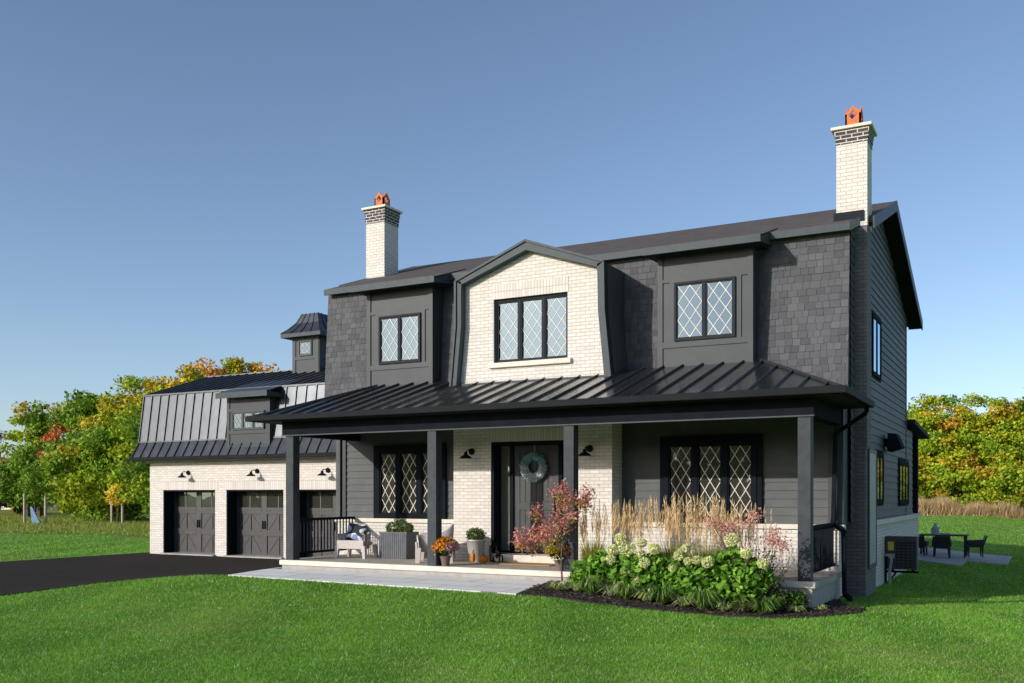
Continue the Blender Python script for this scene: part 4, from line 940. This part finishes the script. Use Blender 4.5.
def reed(loc, n, top, spread, label):
    x, y, z = loc; t = empty('feather_reed_grass', loc, label, 'ornamental grass', 'tan feather reed grasses in front of the porch')
    a = rng.uniform(0, 2*np.pi, n); r = spread*np.sqrt(rng.random(n)); B = np.stack([x+np.cos(a)*r*.5, y+np.sin(a)*r*.4, np.full(n, z)], 1)
    lean = np.stack([np.cos(a)*r*.55+rng.normal(size=n)*.04, np.sin(a)*r*.3, 0*a], 1); H = (top-z)*rng.uniform(.72, 1.03, n)
    S = np.array([.48,.35,.18])*(1+rng.normal(size=(n, 1))*.15)
    g1 = blade_geo(B.copy(), H*.96, np.full(n, .008), lean.copy(), S)
    m_ = n*4; Bl = np.repeat(B, 4, 0)+rng.normal(size=(m_, 3))*np.array([.03,.03,0]); Lg = rng.uniform(.35, .75, m_); al = rng.uniform(0, 2*np.pi, m_)
    Cl = np.asarray([(.36,.32,.10), (.48,.40,.15), (.24,.25,.07), (.55,.42,.21)])[rng.integers(0, 4, m_)]
    g2 = blade_geo(Bl, Lg, np.full(m_, .012), np.stack([np.cos(al)*.22, np.sin(al)*.16, 0*al], 1)*rng.random((m_, 1)), Cl)
    V, F, C = cat([g1, g2]); cloud('blades', V, F, C, M['dry'], t, loc)
    parts = []                                                        # plumes: slim spindles of short bristles
    for k in range(34):
        f_ = k/33; top_ = B+lean*(.70+.30*f_)*np.array([1,1,0])+np.stack([0*H, 0*H, H*(.72+.28*f_)], 1)
        rr = .015*math.sin(math.pi*min(1, f_*.9+.12))**.8; P = top_+rng.normal(size=(n, 3))*rr
        C = np.array([.80,.60,.34])*(1+rng.normal(size=(n, 1))*.14)
        parts.append(blade_geo(P, rng.uniform(.05, .10, n), np.full(n, .011), rng.normal(size=(n, 3))*np.array([.007,.007,0]), C))
    V, F, C = cat(parts); cloud('plumes', V, F, C, M['dry'], t, loc)
for x, top, n, sp, lab in ((-7.18,1.78,26,.30,'tan reed grass clump in front of the entry brick beside the porch post'), (-6.62,1.86,30,.28,'tan reed grass clump rising before the entry bay corner'), (-6.24,1.82,18,.2,'thin tan reed grass clump before the dark gap beside the entry bay'), (-5.80,1.86,34,.30,'tan reed grass clump under the first light of the porch window'), (-5.40,1.92,34,.28,'tallest tan reed grass clump, under the middle of the porch window'), (-5.04,1.88,30,.27,'tan reed grass clump under the last light of the porch window'), (-4.66,1.86,30,.27,'tan reed grass clump behind the pink flower heads'), (-4.36,1.80,18,.2,'tan reed grass clump next to the corner porch post'), (-3.96,1.70,5,.1,'sparse reed grass of a few stems beside the corner porch post')):
    reed((x,16.38,BZ(x,16.38)), int(n*1.3), top, sp, lab)
def wispy(loc, r, h, label):
    n = 1500; a = rng.uniform(0, 2*np.pi, n); q = r*np.sqrt(rng.random(n)); x, y, z = loc
    P = np.stack([x+np.cos(a)*q*.5, y+np.sin(a)*q*.5, z+rng.uniform(0, h*.6, n)], 1); H = rng.uniform(.12, .45, n)*h
    C = np.asarray([(.30,.30,.05), (.38,.35,.07), (.21,.23,.045)])[rng.integers(0, 3, n)]
    V, F, Cc = blade_geo(P, H, np.full(n, .012), np.stack([np.cos(a)*q*.55, np.sin(a)*q*.4, 0*a], 1), C)
    o = cloud('wispy_shrub', V, F, Cc, M['dry'], None, loc); tag(o, label, 'shrub', 'wispy olive shrubs between the grasses')
wispy((-7.12,16.2,BZ(-7.12,16.2)), .30, 1.0, 'small wispy olive-green shrub before the entry brick')
wispy((-5.55,16.2,BZ(-5.55,16.2)), .38, 1.15, 'wide wispy olive-green shrub before the white brick base, under the window')
wispy((-5.0,16.22,BZ(-5.0,16.22)), .38, 1.15, 'wispy olive-green shrub behind the small creamy hydrangea balls')
def perennial(loc, r, n, cols, L_, label, group, name='strappy_perennial', w_=.013):
    x, y, z = loc; a = rng.uniform(0, 2*np.pi, n); lr = r*rng.uniform(.4, 1.1, n); H = L_*rng.uniform(.35, 1.0, n)
    d = np.stack([np.cos(a), np.sin(a), 0*a], 1); s_ = np.stack([-np.sin(a), np.cos(a), 0*a], 1)*w_*rng.uniform(.6, 1.3, (n, 1))
    B = np.array(loc)+d*.03; Mi = B+d*lr[:, None]*.5; Mi[:, 2] += H; E_ = B+d*lr[:, None]; E_[:, 2] += H*rng.uniform(.3, 1.1, n)
    V = np.stack([B-s_*.5, B+s_*.5, Mi+s_, E_, Mi-s_], 1).reshape(-1, 3)
    F1 = (np.arange(n)[:, None, None]*5+np.array([[0,1,2],[0,2,4],[4,2,3]])[None]).reshape(-1, 3); cols = np.asarray(cols); C = np.repeat(cols[rng.integers(0, len(cols), n)]*(1+rng.normal(size=(n, 1))*.2), 5, 0)
    o = cloud(name, V, F1, C.clip(0, 1), M['leaf'], None, loc); return tag(o, label, 'perennial', group)
YG = [(.56,.58,.22), (.26,.38,.07), (.66,.63,.36), (.36,.44,.12)]; DG = [(.10,.21,.03), (.16,.29,.05), (.26,.34,.10)]; PU = [(.30,.18,.10), (.16,.2,.05), (.10,.16,.03)]
pl = [(-7.35,15.25,YG,'pale variegated clump by the paver corner'), (-7.05,15.35,YG,'cream and green strappy clump under the red-leaved tree'), (-6.72,15.2,DG,'dark green strappy clump before the leafy flowerless hydrangea'), (-6.38,15.3,YG,'yellowish strappy clump between two dark green clumps'), (-6.05,15.2,DG,'green strappy clump below the biggest flower balls'), (-5.72,15.28,YG,'pale strappy clump left of a tall green tuft'), (-5.42,15.18,DG,'tall green tuft standing at the mulch edge'), (-5.08,15.26,YG,'yellow-green clump before the small creamy flower balls'), (-4.75,15.22,DG,'green grassy tuft near the mulch middle'), (-4.45,15.38,YG,'pale clump below the shrub with few flower balls'), (-4.15,15.5,PU,'clump with reddish upright spikes'), (-3.8,15.75,DG,'low dark green clump near the corner post'), (-3.45,16.1,YG,'small yellow-green clump at the bed corner'), (-3.15,16.6,YG,'tiny yellow-green clump on bare mulch beside the porch end')]
for i, (x, y, cs, lab) in enumerate(pl):
    k = .6 if i > 11 else 1.0
    kk = k*random.uniform(.75, 1.15); perennial((x,y,BZ(x,y)), .31*kk, int(105*kk), [tuple(min(.8, 1.5*q) for q in c_) for c_ in cs], .21*kk*(1.55 if cs is DG else 1), lab+' in the mulch bed', 'perennials along the mulch bed')
for i in range(9):
    x = -7.2+i*.42+random.uniform(-.1, .1); y = 15.55+random.uniform(-.1, .15)
    perennial((x,y,BZ(x,y)), .30, 110, [tuple(1.5*q for q in c_) for c_ in random.choice((YG, DG, DG))], .26, 'low leafy clump tucked under the hydrangeas', 'low clumps under the hydrangeas', 'ground_perennial', .013)
for x, y, r, lab in ((-3.86,16.2,.26,'low dark green bush at the foot of the corner porch post'), (-3.52,16.38,.20,'small dark green bush hugging the end of the porch slab')):
    z = BZ(x, y); tag(leafball('low_bush', (x,y,z+.17), r, 520, .07, [(.07,.15,.02), (.10,.20,.03), (.05,.11,.02)], aspect=.55, squash=.75, org=(x,y,z)), lab, 'shrub')
# little red-leaved tree
t = empty('red_leaved_tree', (-7.66,16.05,BZ(-7.66,16.05)), 'little tree with pink-red autumn leaves on a thin stem before the front door', 'small tree')
z0 = BZ(-7.66,16.05); tips = [(-8.57,1.14), (-8.36,1.24), (-8.04,1.35), (-8.15,1.63), (-7.88,1.49), (-7.67,1.73), (-7.57,1.40), (-7.43,1.58), (-7.25,1.95), (-7.33,1.77), (-7.73,2.04), (-8.29,1.01), (-7.81,1.23), (-7.49,1.86), (-7.67,1.97), (-7.19,1.86), (-8.45,1.05), (-8.2,1.12), (-7.95,1.18)]
mb = MB(); mb.tube([(-7.66,16.05,z0), (-7.68,16.05,.7), (-7.67,16.06,1.1), (-7.66,16.05,1.5)], [.02,.016,.014,.01], 7); mb.build('trunk', M['bark'], t)
mb = MB(); Ps, Cs = [], []
for x, z in tips:
    y = 16.05+random.uniform(-.25, .25); b0 = (-7.67, 16.05, min(.95, z-.1)+random.uniform(0, .15))
    mb.tube([b0, ((b0[0]+x)/2, (b0[1]+y)/2, (b0[2]+z)/2-.04), (x, y, z)], [.009,.006,.003], 5)
    n = 135; P = np.array([x, y, z])+rng.normal(size=(n, 3))*np.array([.072,.08,.085]); Ps.append(P)
    red = np.asarray([(.62,.22,.18), (.70,.31,.27), (.50,.15,.12), (.76,.42,.37)])[rng.integers(0, 4, n)]; gold = np.asarray([(.48,.32,.08), (.38,.33,.08), (.52,.24,.09)])[rng.integers(0, 3, n)]
    Cs.append(np.where((P[:, 2:3]-z+rng.normal(size=(n, 1))*.05 > -.04), red, gold))
mb.build('branches', M['bark'], t)
P = np.concatenate(Ps); V, F, C = leaf_geo(P, rng.uniform(.035, .07, len(P)), np.concatenate(Cs), .55, .1, oval=True); cloud('leaves', V, F, C, M['leaf'], t, t.location)
# pink-flowered shrub
bx, by = -4.05, 16.05; z0 = BZ(bx, by)
t = empty('pink_flowered_shrub', (bx,by,z0), 'airy shrub with dusty pink flower heads on bare stems at the porch corner', 'shrub')
heads = [(-4.83,1.49), (-4.71,1.46), (-4.57,1.41), (-4.43,1.43), (-4.20,1.47), (-4.08,1.62), (-3.77,1.33), (-3.70,1.18), (-3.62,1.10), (-3.85,1.21), (-4.52,1.33)]
mb = MB()
for i in range(46):
    x, z = random.choice(heads); x += random.uniform(-.15, .15); z += random.uniform(-.4, .05); y = by+random.uniform(-.25, .2)
    mb.tube([(bx+random.uniform(-.12, .12), by+random.uniform(-.1, .1), z0), ((bx+x)/2+random.uniform(-.1, .1), y, (z0+z)/2+.1), (x, y, z)], [.009,.006,.003], 5)
mb.build('stems', M['bark'], t)
Ps, Cs = [], []
for x, z in heads:
    n = 110; Ps.append(np.array([x, by-.1, z])+rng.normal(size=(n, 3))*np.array([.07,.07,.05])); Cs.append(np.asarray([(.70,.32,.30), (.78,.44,.40), (.60,.34,.25)])[rng.integers(0, 3, n)])
P = np.concatenate(Ps); V, F, C = leaf_geo(P, rng.uniform(.025, .045, len(P)), np.concatenate(Cs), .9, 0); cloud('flower_heads', V, F, C, M['petal'], t, t.location)
n = 900; P = np.stack([rng.uniform(-4.35, -3.55, n), by+rng.normal(size=n)*.18, z0+rng.uniform(.05, 1.0, n)], 1); P = P[np.abs(P[:, 0]+3.95) < .42-.15*P[:, 2]]
V, F, C = leaf_geo(P, rng.uniform(.03, .07, len(P)), np.asarray([(.09,.10,.04), (.13,.11,.05), (.16,.10,.06), (.07,.11,.03)])[rng.integers(0, 4, len(P))], .5, .2); cloud('leaves', V, F, C, M['leaf'], t, t.location)
# mulch chips
n = 9000; X_ = rng.uniform(-8.2, -2.5, n); Y_ = rng.uniform(14.3, 18.6, n); k = inside(BED, X_, Y_); P = np.stack([X_[k], Y_[k], T(X_[k], Y_[k])+.035+rng.random(k.sum())*.02], 1)
V, F, C = leaf_geo(P, rng.uniform(.03, .09, len(P)), np.array([.06,.045,.036])*rng.uniform(.3, 2.2, (len(P), 1)), .35, .8); o = cloud('mulch_chips', V, F, C, M['dry']); tag(o, kind='stuff')

# ------------------------------------------------------------------ lawn grass
cth, sth = math.cos(R(28.5)), math.sin(R(28.5))
def scatter(n, d0, d1, half=.56, power=1.0):
    d = d0*(d1/d0)**(rng.random(n)**power); u = rng.uniform(-half, half, n)*d
    return u*cth-d*sth, u*sth+d*cth, d
def lawn_ok(x, y):
    k = ~inside(DRIVE, x, y) & ~inside(WALK, x, y) & ~inside(BED, x, y) & ~inside(PATIO, x, y)
    k &= ~((x > -15.6) & (x < -3.15) & (y > 16.5) & (y < 31)) & ~((x > -26.2) & (x < -15) & (y > 22) & (y < 29)) & ~inside(MEADOW_L, x, y)
    return k & ~((x > -3.4) & (x < -2.78) & (y > 19.4) & (y < 20.8))
def grass(n, d0, d1, h, wd, name, power=1.0):
    x, y, d = scatter(n, d0, d1, power=power); k = lawn_ok(x, y); x, y, d = x[k], y[k], d[k]; n = len(x)
    s_ = np.clip(d/14, .8, 2.6); P = np.stack([x, y, T(x, y)-.003], 1); a = rng.uniform(0, 2*np.pi, n); H = h*rng.uniform(.5, 1.25, n)*s_**.35
    pt = .5+.5*np.sin(x*.9+np.sin(y*.7)*1.7)*np.sin(y*1.1+x*.35); pt2 = .5+.5*np.tanh(2.2*np.sin((x*.93+y*.37)*2.6+.3*np.sin(y*.5)))
    nz = lambda f, q: np.sin(x*f+q+1.3*np.sin(y*f*.8+q*2))*np.sin(y*f*1.15+q*.7+1.1*np.sin(x*f*.6))
    dry = np.clip(.55*nz(.55, 1.0)+.35*nz(1.7, 4.0)+.25*nz(4.3, 2.0)-.12, 0, 1)[:, None]
    g = np.clip(.24*pt+.34*pt2+.18*nz(2.9, .3)+rng.normal(size=n)*.42+.15, 0, 1)[:, None]
    C = np.array([.085,.24,.016])*(1-g)+np.array([.25,.52,.05])*g
    C = C*(1-.55*dry)+np.array([.34,.37,.10])*.55*dry; H = H*(1-.3*dry[:, 0])
    k2 = rng.random(n) < .085; C[k2] = np.array([.60,.64,.36])*rng.uniform(.6, 1.2, (k2.sum(), 1))
    lean = np.stack([np.cos(a), np.sin(a), 0*a], 1)*(H*rng.uniform(.2, 1.2, n))[:, None]
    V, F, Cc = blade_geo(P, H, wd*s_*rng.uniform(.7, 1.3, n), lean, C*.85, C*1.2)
    o = cloud(name, V, F, Cc, M['blade']); tag(o, kind='stuff'); return o
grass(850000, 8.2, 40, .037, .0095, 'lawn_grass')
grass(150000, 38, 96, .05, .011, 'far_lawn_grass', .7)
# meadow grass, left background
n = 110000; x, y, d = scatter(n, 36, 92, half=.6); k = inside(MEADOW_L, x, y) & (x < -27); x, y = x[k], y[k]; n = len(x); P = np.stack([x, y, T(x, y)], 1); a = rng.uniform(0, 2*np.pi, n)
C = np.asarray([(.22,.30,.04), (.29,.33,.06), (.16,.26,.03), (.38,.36,.12)])[rng.integers(0, 4, n)]
V, F, C = blade_geo(P, rng.uniform(.05, .24, n), np.full(n, .06), np.stack([np.cos(a), np.sin(a), 0*a], 1)*.12, C); tag(cloud('meadow_grass', V, F, C, M['dry']), kind='stuff')
# tall dry grass strip behind the back lawn
n = 60000; s_ = rng.random(n); off = rng.random(n); x = -15+26*s_-off*2.2; y = 95.5+12.5*s_+off*5; P = np.stack([x, y, T(x, y)], 1); a = rng.uniform(0, 2*np.pi, n)
hm = 1.0+.6*np.sin(x*.9)*np.sin(x*.37+1)+.35*np.sin(x*2.3+np.sin(y))+.3*np.sin(x*5.1+y*3); H = rng.random(n)**.7*(.55+hm.clip(.1)*.75)+.2
C = np.asarray([(.54,.36,.18), (.64,.46,.26), (.44,.29,.15), (.70,.53,.33), (.38,.29,.12)])[rng.integers(0, 5, n)]
V, F, C = blade_geo(P, H, rng.uniform(.03, .09, n), np.stack([np.cos(a), np.sin(a), 0*a], 1)*rng.uniform(.1, .6, (n, 1)), C); tag(cloud('dry_grass', V, F, C, M['dry']), kind='stuff')

# ------------------------------------------------------------------ trees
GRN = [(.15,.28,.02), (.21,.36,.028), (.28,.42,.035), (.09,.18,.018)]
YGN = [(.30,.43,.022), (.38,.46,.022), (.23,.39,.026), (.46,.47,.025)]
YEL = [(.62,.46,.025), (.54,.42,.025), (.40,.38,.03), (.70,.44,.035)]
ORG = [(.66,.30,.04), (.72,.38,.05), (.54,.33,.04)]
RED = [(.66,.19,.08), (.56,.15,.07), (.70,.25,.09)]
def tree(name, x, y, h, r, pal, label, low=.08, clumps=70, per=120, size=.36, gap=1.0, spot=None, tall=.62, group=None, trunk=.16, cat_='tree'):
    z = float(T(x, y)); t = empty(name, (x,y,z), label, cat_, group); c0 = z+h*(low+(1-low)*.5); rz = h*(1-low)*.5
    mb = MB(); lean = random.uniform(-.3, .3); mb.tube([(x,y,z-.1), (x+lean*.3,y,z+h*.3), (x+lean,y+.1,z+h*.6), (x+lean*1.2,y,z+h*.9)], [trunk*1.3,trunk,trunk*.6,trunk*.15], 8)
    cen = []
    for k in range(clumps):
        d = rng.normal(size=3); d /= np.linalg.norm(d); rad = rng.random()**.38
        q = d*rad; wz = 1-.30*max(0, q[2])**2 - .12*max(0, -q[2])     # narrower towards the top
        cen.append((x+q[0]*r*wz*gap, y+q[1]*r*wz, c0+q[2]*rz))
    for c in cen[::4]:
        zb = z+h*random.uniform(.2, .6); zb = min(zb, c[2]); mb.tube([(x+lean*.5, y, zb), ((x+c[0])/2, (y+c[1])/2, (zb+c[2])/2+.15), c], [trunk*.42,trunk*.26,trunk*.08], 5)
    mb.build('trunk', M['bark'], t)
    Ps, Cs, Ds = [], [], []; cr = r*.30+.25
    for c in cen:
        n = int(per*1.75*rng.uniform(.6, 1.4)); k = cr*rng.uniform(.6, 1.25)
        d = rng.normal(size=(n, 3)); d /= np.linalg.norm(d, axis=1, keepdims=True); P = np.array(c)+d*(k*rng.random(n)**.45)[:, None]*np.array([1,1,.62]); Ps.append(P); Ds.append(d*.8+np.array([(c[0]-x)/r, (c[1]-y)/r, .5])*.5)
        p_ = pal if spot is None else spot(c, (c[0]-x)/r, (c[2]-c0)/rz, pal)
        base = np.asarray(p_)[rng.integers(0, len(p_))]; mixp = np.asarray(p_)[rng.integers(0, len(p_), n)]
        Cs.append((base*.6+mixp*.4)*(1+rng.normal(size=(n, 1))*.22).clip(.45, 1.7))
    P = np.concatenate(Ps); k = P[:, 2] > z+.15; P = P[k]; C = np.concatenate(Cs)[k].clip(0, .85); Dn = np.concatenate(Ds)[k]
    V, F, Cc = leaf_geo(P, size*.74*rng.uniform(.4, 1.55, len(P)), C, .75, .25, face=Dn); cloud('crown', V, F, Cc, M['leaf'], t, (x,y,z)); return t
def sp(rule): return rule
ch = random.choice
LG = 'autumn trees at the wood edge beyond the garage'; RG = 'autumn trees beyond the back lawn'
tree('maple_tree', -77.1, 54.9, 10.9, 2.6, GRN, 'open-crowned green tree with golden top and visible stem, tallest on the far meadow side', low=.30, clumps=38, per=120, spot=lambda c, u, w_, p: YEL if w_ > .45 and random.random() < .4 else (YGN if random.random() < .45 else p), group=LG, trunk=.2)
tree('maple_tree', -76.6, 53.4, 6.3, 3.0, GRN, 'low dark green tree under the open-crowned golden-topped tree', low=.05, clumps=50, per=120, group=LG)
tree('maple_tree', -70.6, 55.0, 10.6, 3.2, GRN, 'dark green round-topped tree with a red-orange branch on its side', low=.1, clumps=80, per=130, spot=lambda c, u, w_, p: RED if u < -.32 and -.35 < w_ < .55 and random.random() < .9 else (YGN if random.random() < .3 else p), group=LG)
tree('maple_tree', -65.0, 54.5, 11.3, 3.4, YGN, 'yellow-green tree with rusty patches leaning to the garage roof', low=.06, clumps=90, per=130, spot=lambda c, u, w_, p: ORG if random.random() < .16 else (YEL if w_ > .2 and random.random() < .4 else p), group=LG)
tree('maple_tree', -61.0, 55.5, 12.6, 3.6, YEL, 'golden yellow tree rising right at the garage roof corner', low=.05, clumps=90, per=130, spot=lambda c, u, w_, p: YGN if random.random() < .45 else (ORG if random.random() < .15 else p), group=LG)
tree('maple_tree', -66.0, 63.5, 14.3, 2.8, RED, 'rusty red tree showing just above the garage roof', low=.2, clumps=55, per=110, spot=lambda c, u, w_, p: ORG if random.random() < .5 else p, group=LG)
tree('maple_tree', -65.0, 66.0, 14.6, 2.4, YGN, 'green-yellow tree showing just above the garage roof between red and golden trees', low=.2, clumps=50, per=110, group=LG)
tree('maple_tree', -63.2, 66.5, 14.8, 3.2, YEL, 'golden tree peeking over the garage roof beside the cupola', low=.2, clumps=60, per=110, spot=lambda c, u, w_, p: ORG if u > .3 and random.random() < .6 else (YGN if random.random() < .3 else p), group=LG)
tree('maple_tree', -59.6, 68.0, 14.2, 2.6, ORG, 'orange tree barely showing over the garage roof next to the cupola', low=.3, clumps=45, per=100, group=LG)
tree('maple_tree', -62.9, 48.6, 6.6, 3.4, YGN, 'bright green bushy tree with orange flecks in front of the dark round-topped tree', low=.0, clumps=85, per=120, spot=lambda c, u, w_, p: ORG if random.random() < .10 else (GRN if random.random() < .4 else p), group=LG, trunk=.1)
tree('maple_tree', -58.6, 48.6, 7.6, 3.4, GRN, 'fresh green bushy tree behind the staked yellow sapling', low=.0, clumps=85, per=120, spot=lambda c, u, w_, p: YGN if random.random() < .5 else p, group=LG, trunk=.1)
tree('maple_tree', -53.0, 47.6, 8.2, 3.4, GRN, 'green bushy tree half hidden by the garage wall', low=.0, clumps=85, per=120, spot=lambda c, u, w_, p: YGN if random.random() < .4 else p, group=LG, trunk=.1)
tree('bare_tree', -106.0, 70.0, 9.5, 2.6, [(.16,.11,.08), (.20,.14,.10)], 'nearly bare brown tree at the far meadow edge', low=.3, clumps=40, per=26, size=.3)
tree('maple_tree', -94.0, 64.0, 6.2, 3.2, [(.34,.22,.04), (.42,.28,.05), (.25,.21,.04)], 'brown-gold bushy tree at the far meadow edge beside the house', low=.0, clumps=50, per=90, group=LG)
tree('bush', -89.0, 60.8, 3.4, 2.6, [(.06,.035,.03), (.05,.07,.02)], 'dark purple-brown bush below the brown-gold tree', low=.0, clumps=35, per=80, cat_='bush', trunk=.06)
def sapling(x, y, h, r, pal, label, extra=None):
    t = tree('sapling', x, y, h, r, pal, label, low=.40, clumps=16, per=60, size=.2, trunk=.04, cat_='young tree', group='staked saplings on the meadow'); return t
def stake(x, y, h, label):
    z = float(T(x, y)); mb = MB(); mb.box(x-.06, x+.06, y-.06, y+.06, z-.1, z+h-.06); mb.hexa([(x-.06,y-.06,z+h-.06),(x+.06,y-.06,z+h-.06),(x+.06,y+.06,z+h-.06),(x-.06,y+.06,z+h-.06)], [(x-.03,y-.03,z+h),(x+.03,y-.03,z+h),(x+.03,y+.03,z+h),(x-.03,y+.03,z+h)])
    tag(mb.build('stake', M['pale_wood'], None, org=(x,y,z)), label, 'stake', 'wooden tree stakes on the meadow')
sapling(-55.2, 45.1, 2.9, .62, [(.85,.66,.08), (.8,.55,.06)], 'staked sapling with yellow leaves in front of the green bushy trees')
stake(-55.5, 44.9, 1.5, 'wooden stake on the meadow side of the yellow sapling'); stake(-54.8, 45.2, 1.4, 'wooden stake on the garage side of the yellow sapling')
sapling(-60.4, 42.6, 4.3, 1.1, GRN, 'staked green sapling with thin leaves at the edge of the mown lawn')
stake(-61.1, 42.3, 2.0, 'wooden stake on the far side of the green sapling'); stake(-59.7, 42.9, 2.0, 'wooden stake next to the blue sheet by the green sapling')
mb = MB(); z = float(T(-60.2,42.2)); mb.hexa([(-60.15,42.2,z),(-59.55,42.4,z),(-59.55,42.46,z),(-60.15,42.26,z)], [(-60.45,42.25,z+1.15),(-60.32,42.3,z+1.15),(-60.32,42.36,z+1.15),(-60.45,42.31,z+1.15)]); tag(mb.build('blue_sheet', M['blue_cloth'], None, org=(-60.2,42.2,z)), 'blue folded sheet leaning between the stakes of the green sapling', 'tarp')
# far neighbour house
hx, hy = -120.0, 83.0; z = float(T(hx, hy)); t = empty('far_house', (hx,hy,z), 'small pale house with orange-brown roof far behind the meadow', 'house')
mb = MB(); mb.box(hx-5, hx+5, hy-4, hy+4, z-.5, z+2.8); mb.build('wall', M['stone'], t)
mb = MB(); mb.prism([(hx-5.3,hy-4.4,z+2.7), (hx-5.3,hy+4.4,z+2.7), (hx-5.3,hy,z+4.4)], (10.6,0,0)); mb.build('roof', M['terracotta'], t)
for a in (-3, 0, 3): mb = MB(); mb.box(hx+a-.6, hx+a+.6, hy-4.05, hy-3.98, z+.9, z+2.1); mb.build('window', M['glass'], t)
# right-hand wood edge
mixr = lambda yl, og: (lambda c, u, w_, p: ORG if random.random() < og and w_ > -.2 else (YEL if random.random() < yl else p))
for x, y, h, r, pal, yl, og, lab in ((-13.2,110.5,11.6,3.4,YGN,.12,.04,'yellow-green tree just behind the rear porch post'), (-9.6,107.5,11.9,3.2,YGN,.1,.03,'green tree with a pale orange tip right of the rear porch'), (-7.9,112.5,12.7,3.4,GRN,.12,.08,'tall green tree with tan flecks at the middle of the wood edge'), (-5.2,109.0,12.0,3.3,YGN,.2,.2,'yellow-green tree with the strongest orange blush behind the dry grass'), (-2.6,108.5,12.3,3.4,YGN,.2,.14,'orange and yellow tree behind the dry grass, near the edge of the view'), (-.4,111.5,13.0,3.4,GRN,.15,.05,'green tree at the edge of the view with twigs above it'), (2.6,112,12.6,3.4,GRN,.3,.1,'green tree cut by the edge of the view'), (7.5,111,12,4,YGN,.4,.2,'yellow tree past the edge of the view, mirrored in the side windows'), (14,110,12,4.4,YEL,.4,.3,'golden tree past the edge of the view, mirrored in the side windows')):
    tree('maple_tree', x, y, h, r, pal, lab, low=.0, clumps=95, per=130, size=.38, spot=mixr(yl, og), group=RG)
for x, y, h, r, lab in ((-11.6,105.2,6.2,3.0,'low yellow-green tree in front of the wood edge by the rear post'), (-7.0,105.6,6.8,3.1,'low bright yellow-green tree in front of the middle of the wood edge'), (-3.2,106.0,6.6,3.1,'low yellow-green tree with orange sprays before the wood edge'), (.6,107.0,6.8,3.2,'low yellow-green tree before the wood edge, at the edge of the view')):
    tree('maple_tree', x, y, h, r, YGN, lab, low=.0, clumps=80, per=120, size=.36, spot=mixr(.1, .05), group=RG)
t = empty('twig_tree', (.9,112.5,float(T(.9,112.5))), 'bare twigs reaching above the trees at the edge of the back lawn', 'bare tree'); mb = MB(); z = t.location.z
mb.tube([(.9,112.5,z), (.7,112.5,z+7), (.1,112.5,z+14)], [.15,.1,.02], 6)
for k in range(12): b0 = z+8+random.random()*4; mb.tube([(.6-.03*(b0-z-8),112.5,b0), (.6+random.uniform(-1.2, 1), 112.5+random.uniform(-.5, .5), b0+1.3), (.5+random.uniform(-2, 1.6), 112.5, b0+2.4)], [.05,.03,.012], 5)
mb.build('branches', M['bark'], t)
# the wood across the road, behind the camera: what the ground-floor windows mirror
n = 16000; x = rng.uniform(-110, 70, n); y = -52-14*rng.random(n)-.1*np.abs(x); h_ = 9.8+2.2*np.sin(x*.21)+1.5*np.sin(x*.53+1); P = np.stack([x, y, rng.random(n)**.8*h_], 1)
C = np.asarray(GRN+YGN[:2])[rng.integers(0, 6, n)]*.8
V, F, C = leaf_geo(P, rng.uniform(.9, 2.0, n), C, .8, .1); tag(cloud('far_woods', V, F, C, M['leaf']), kind='stuff')
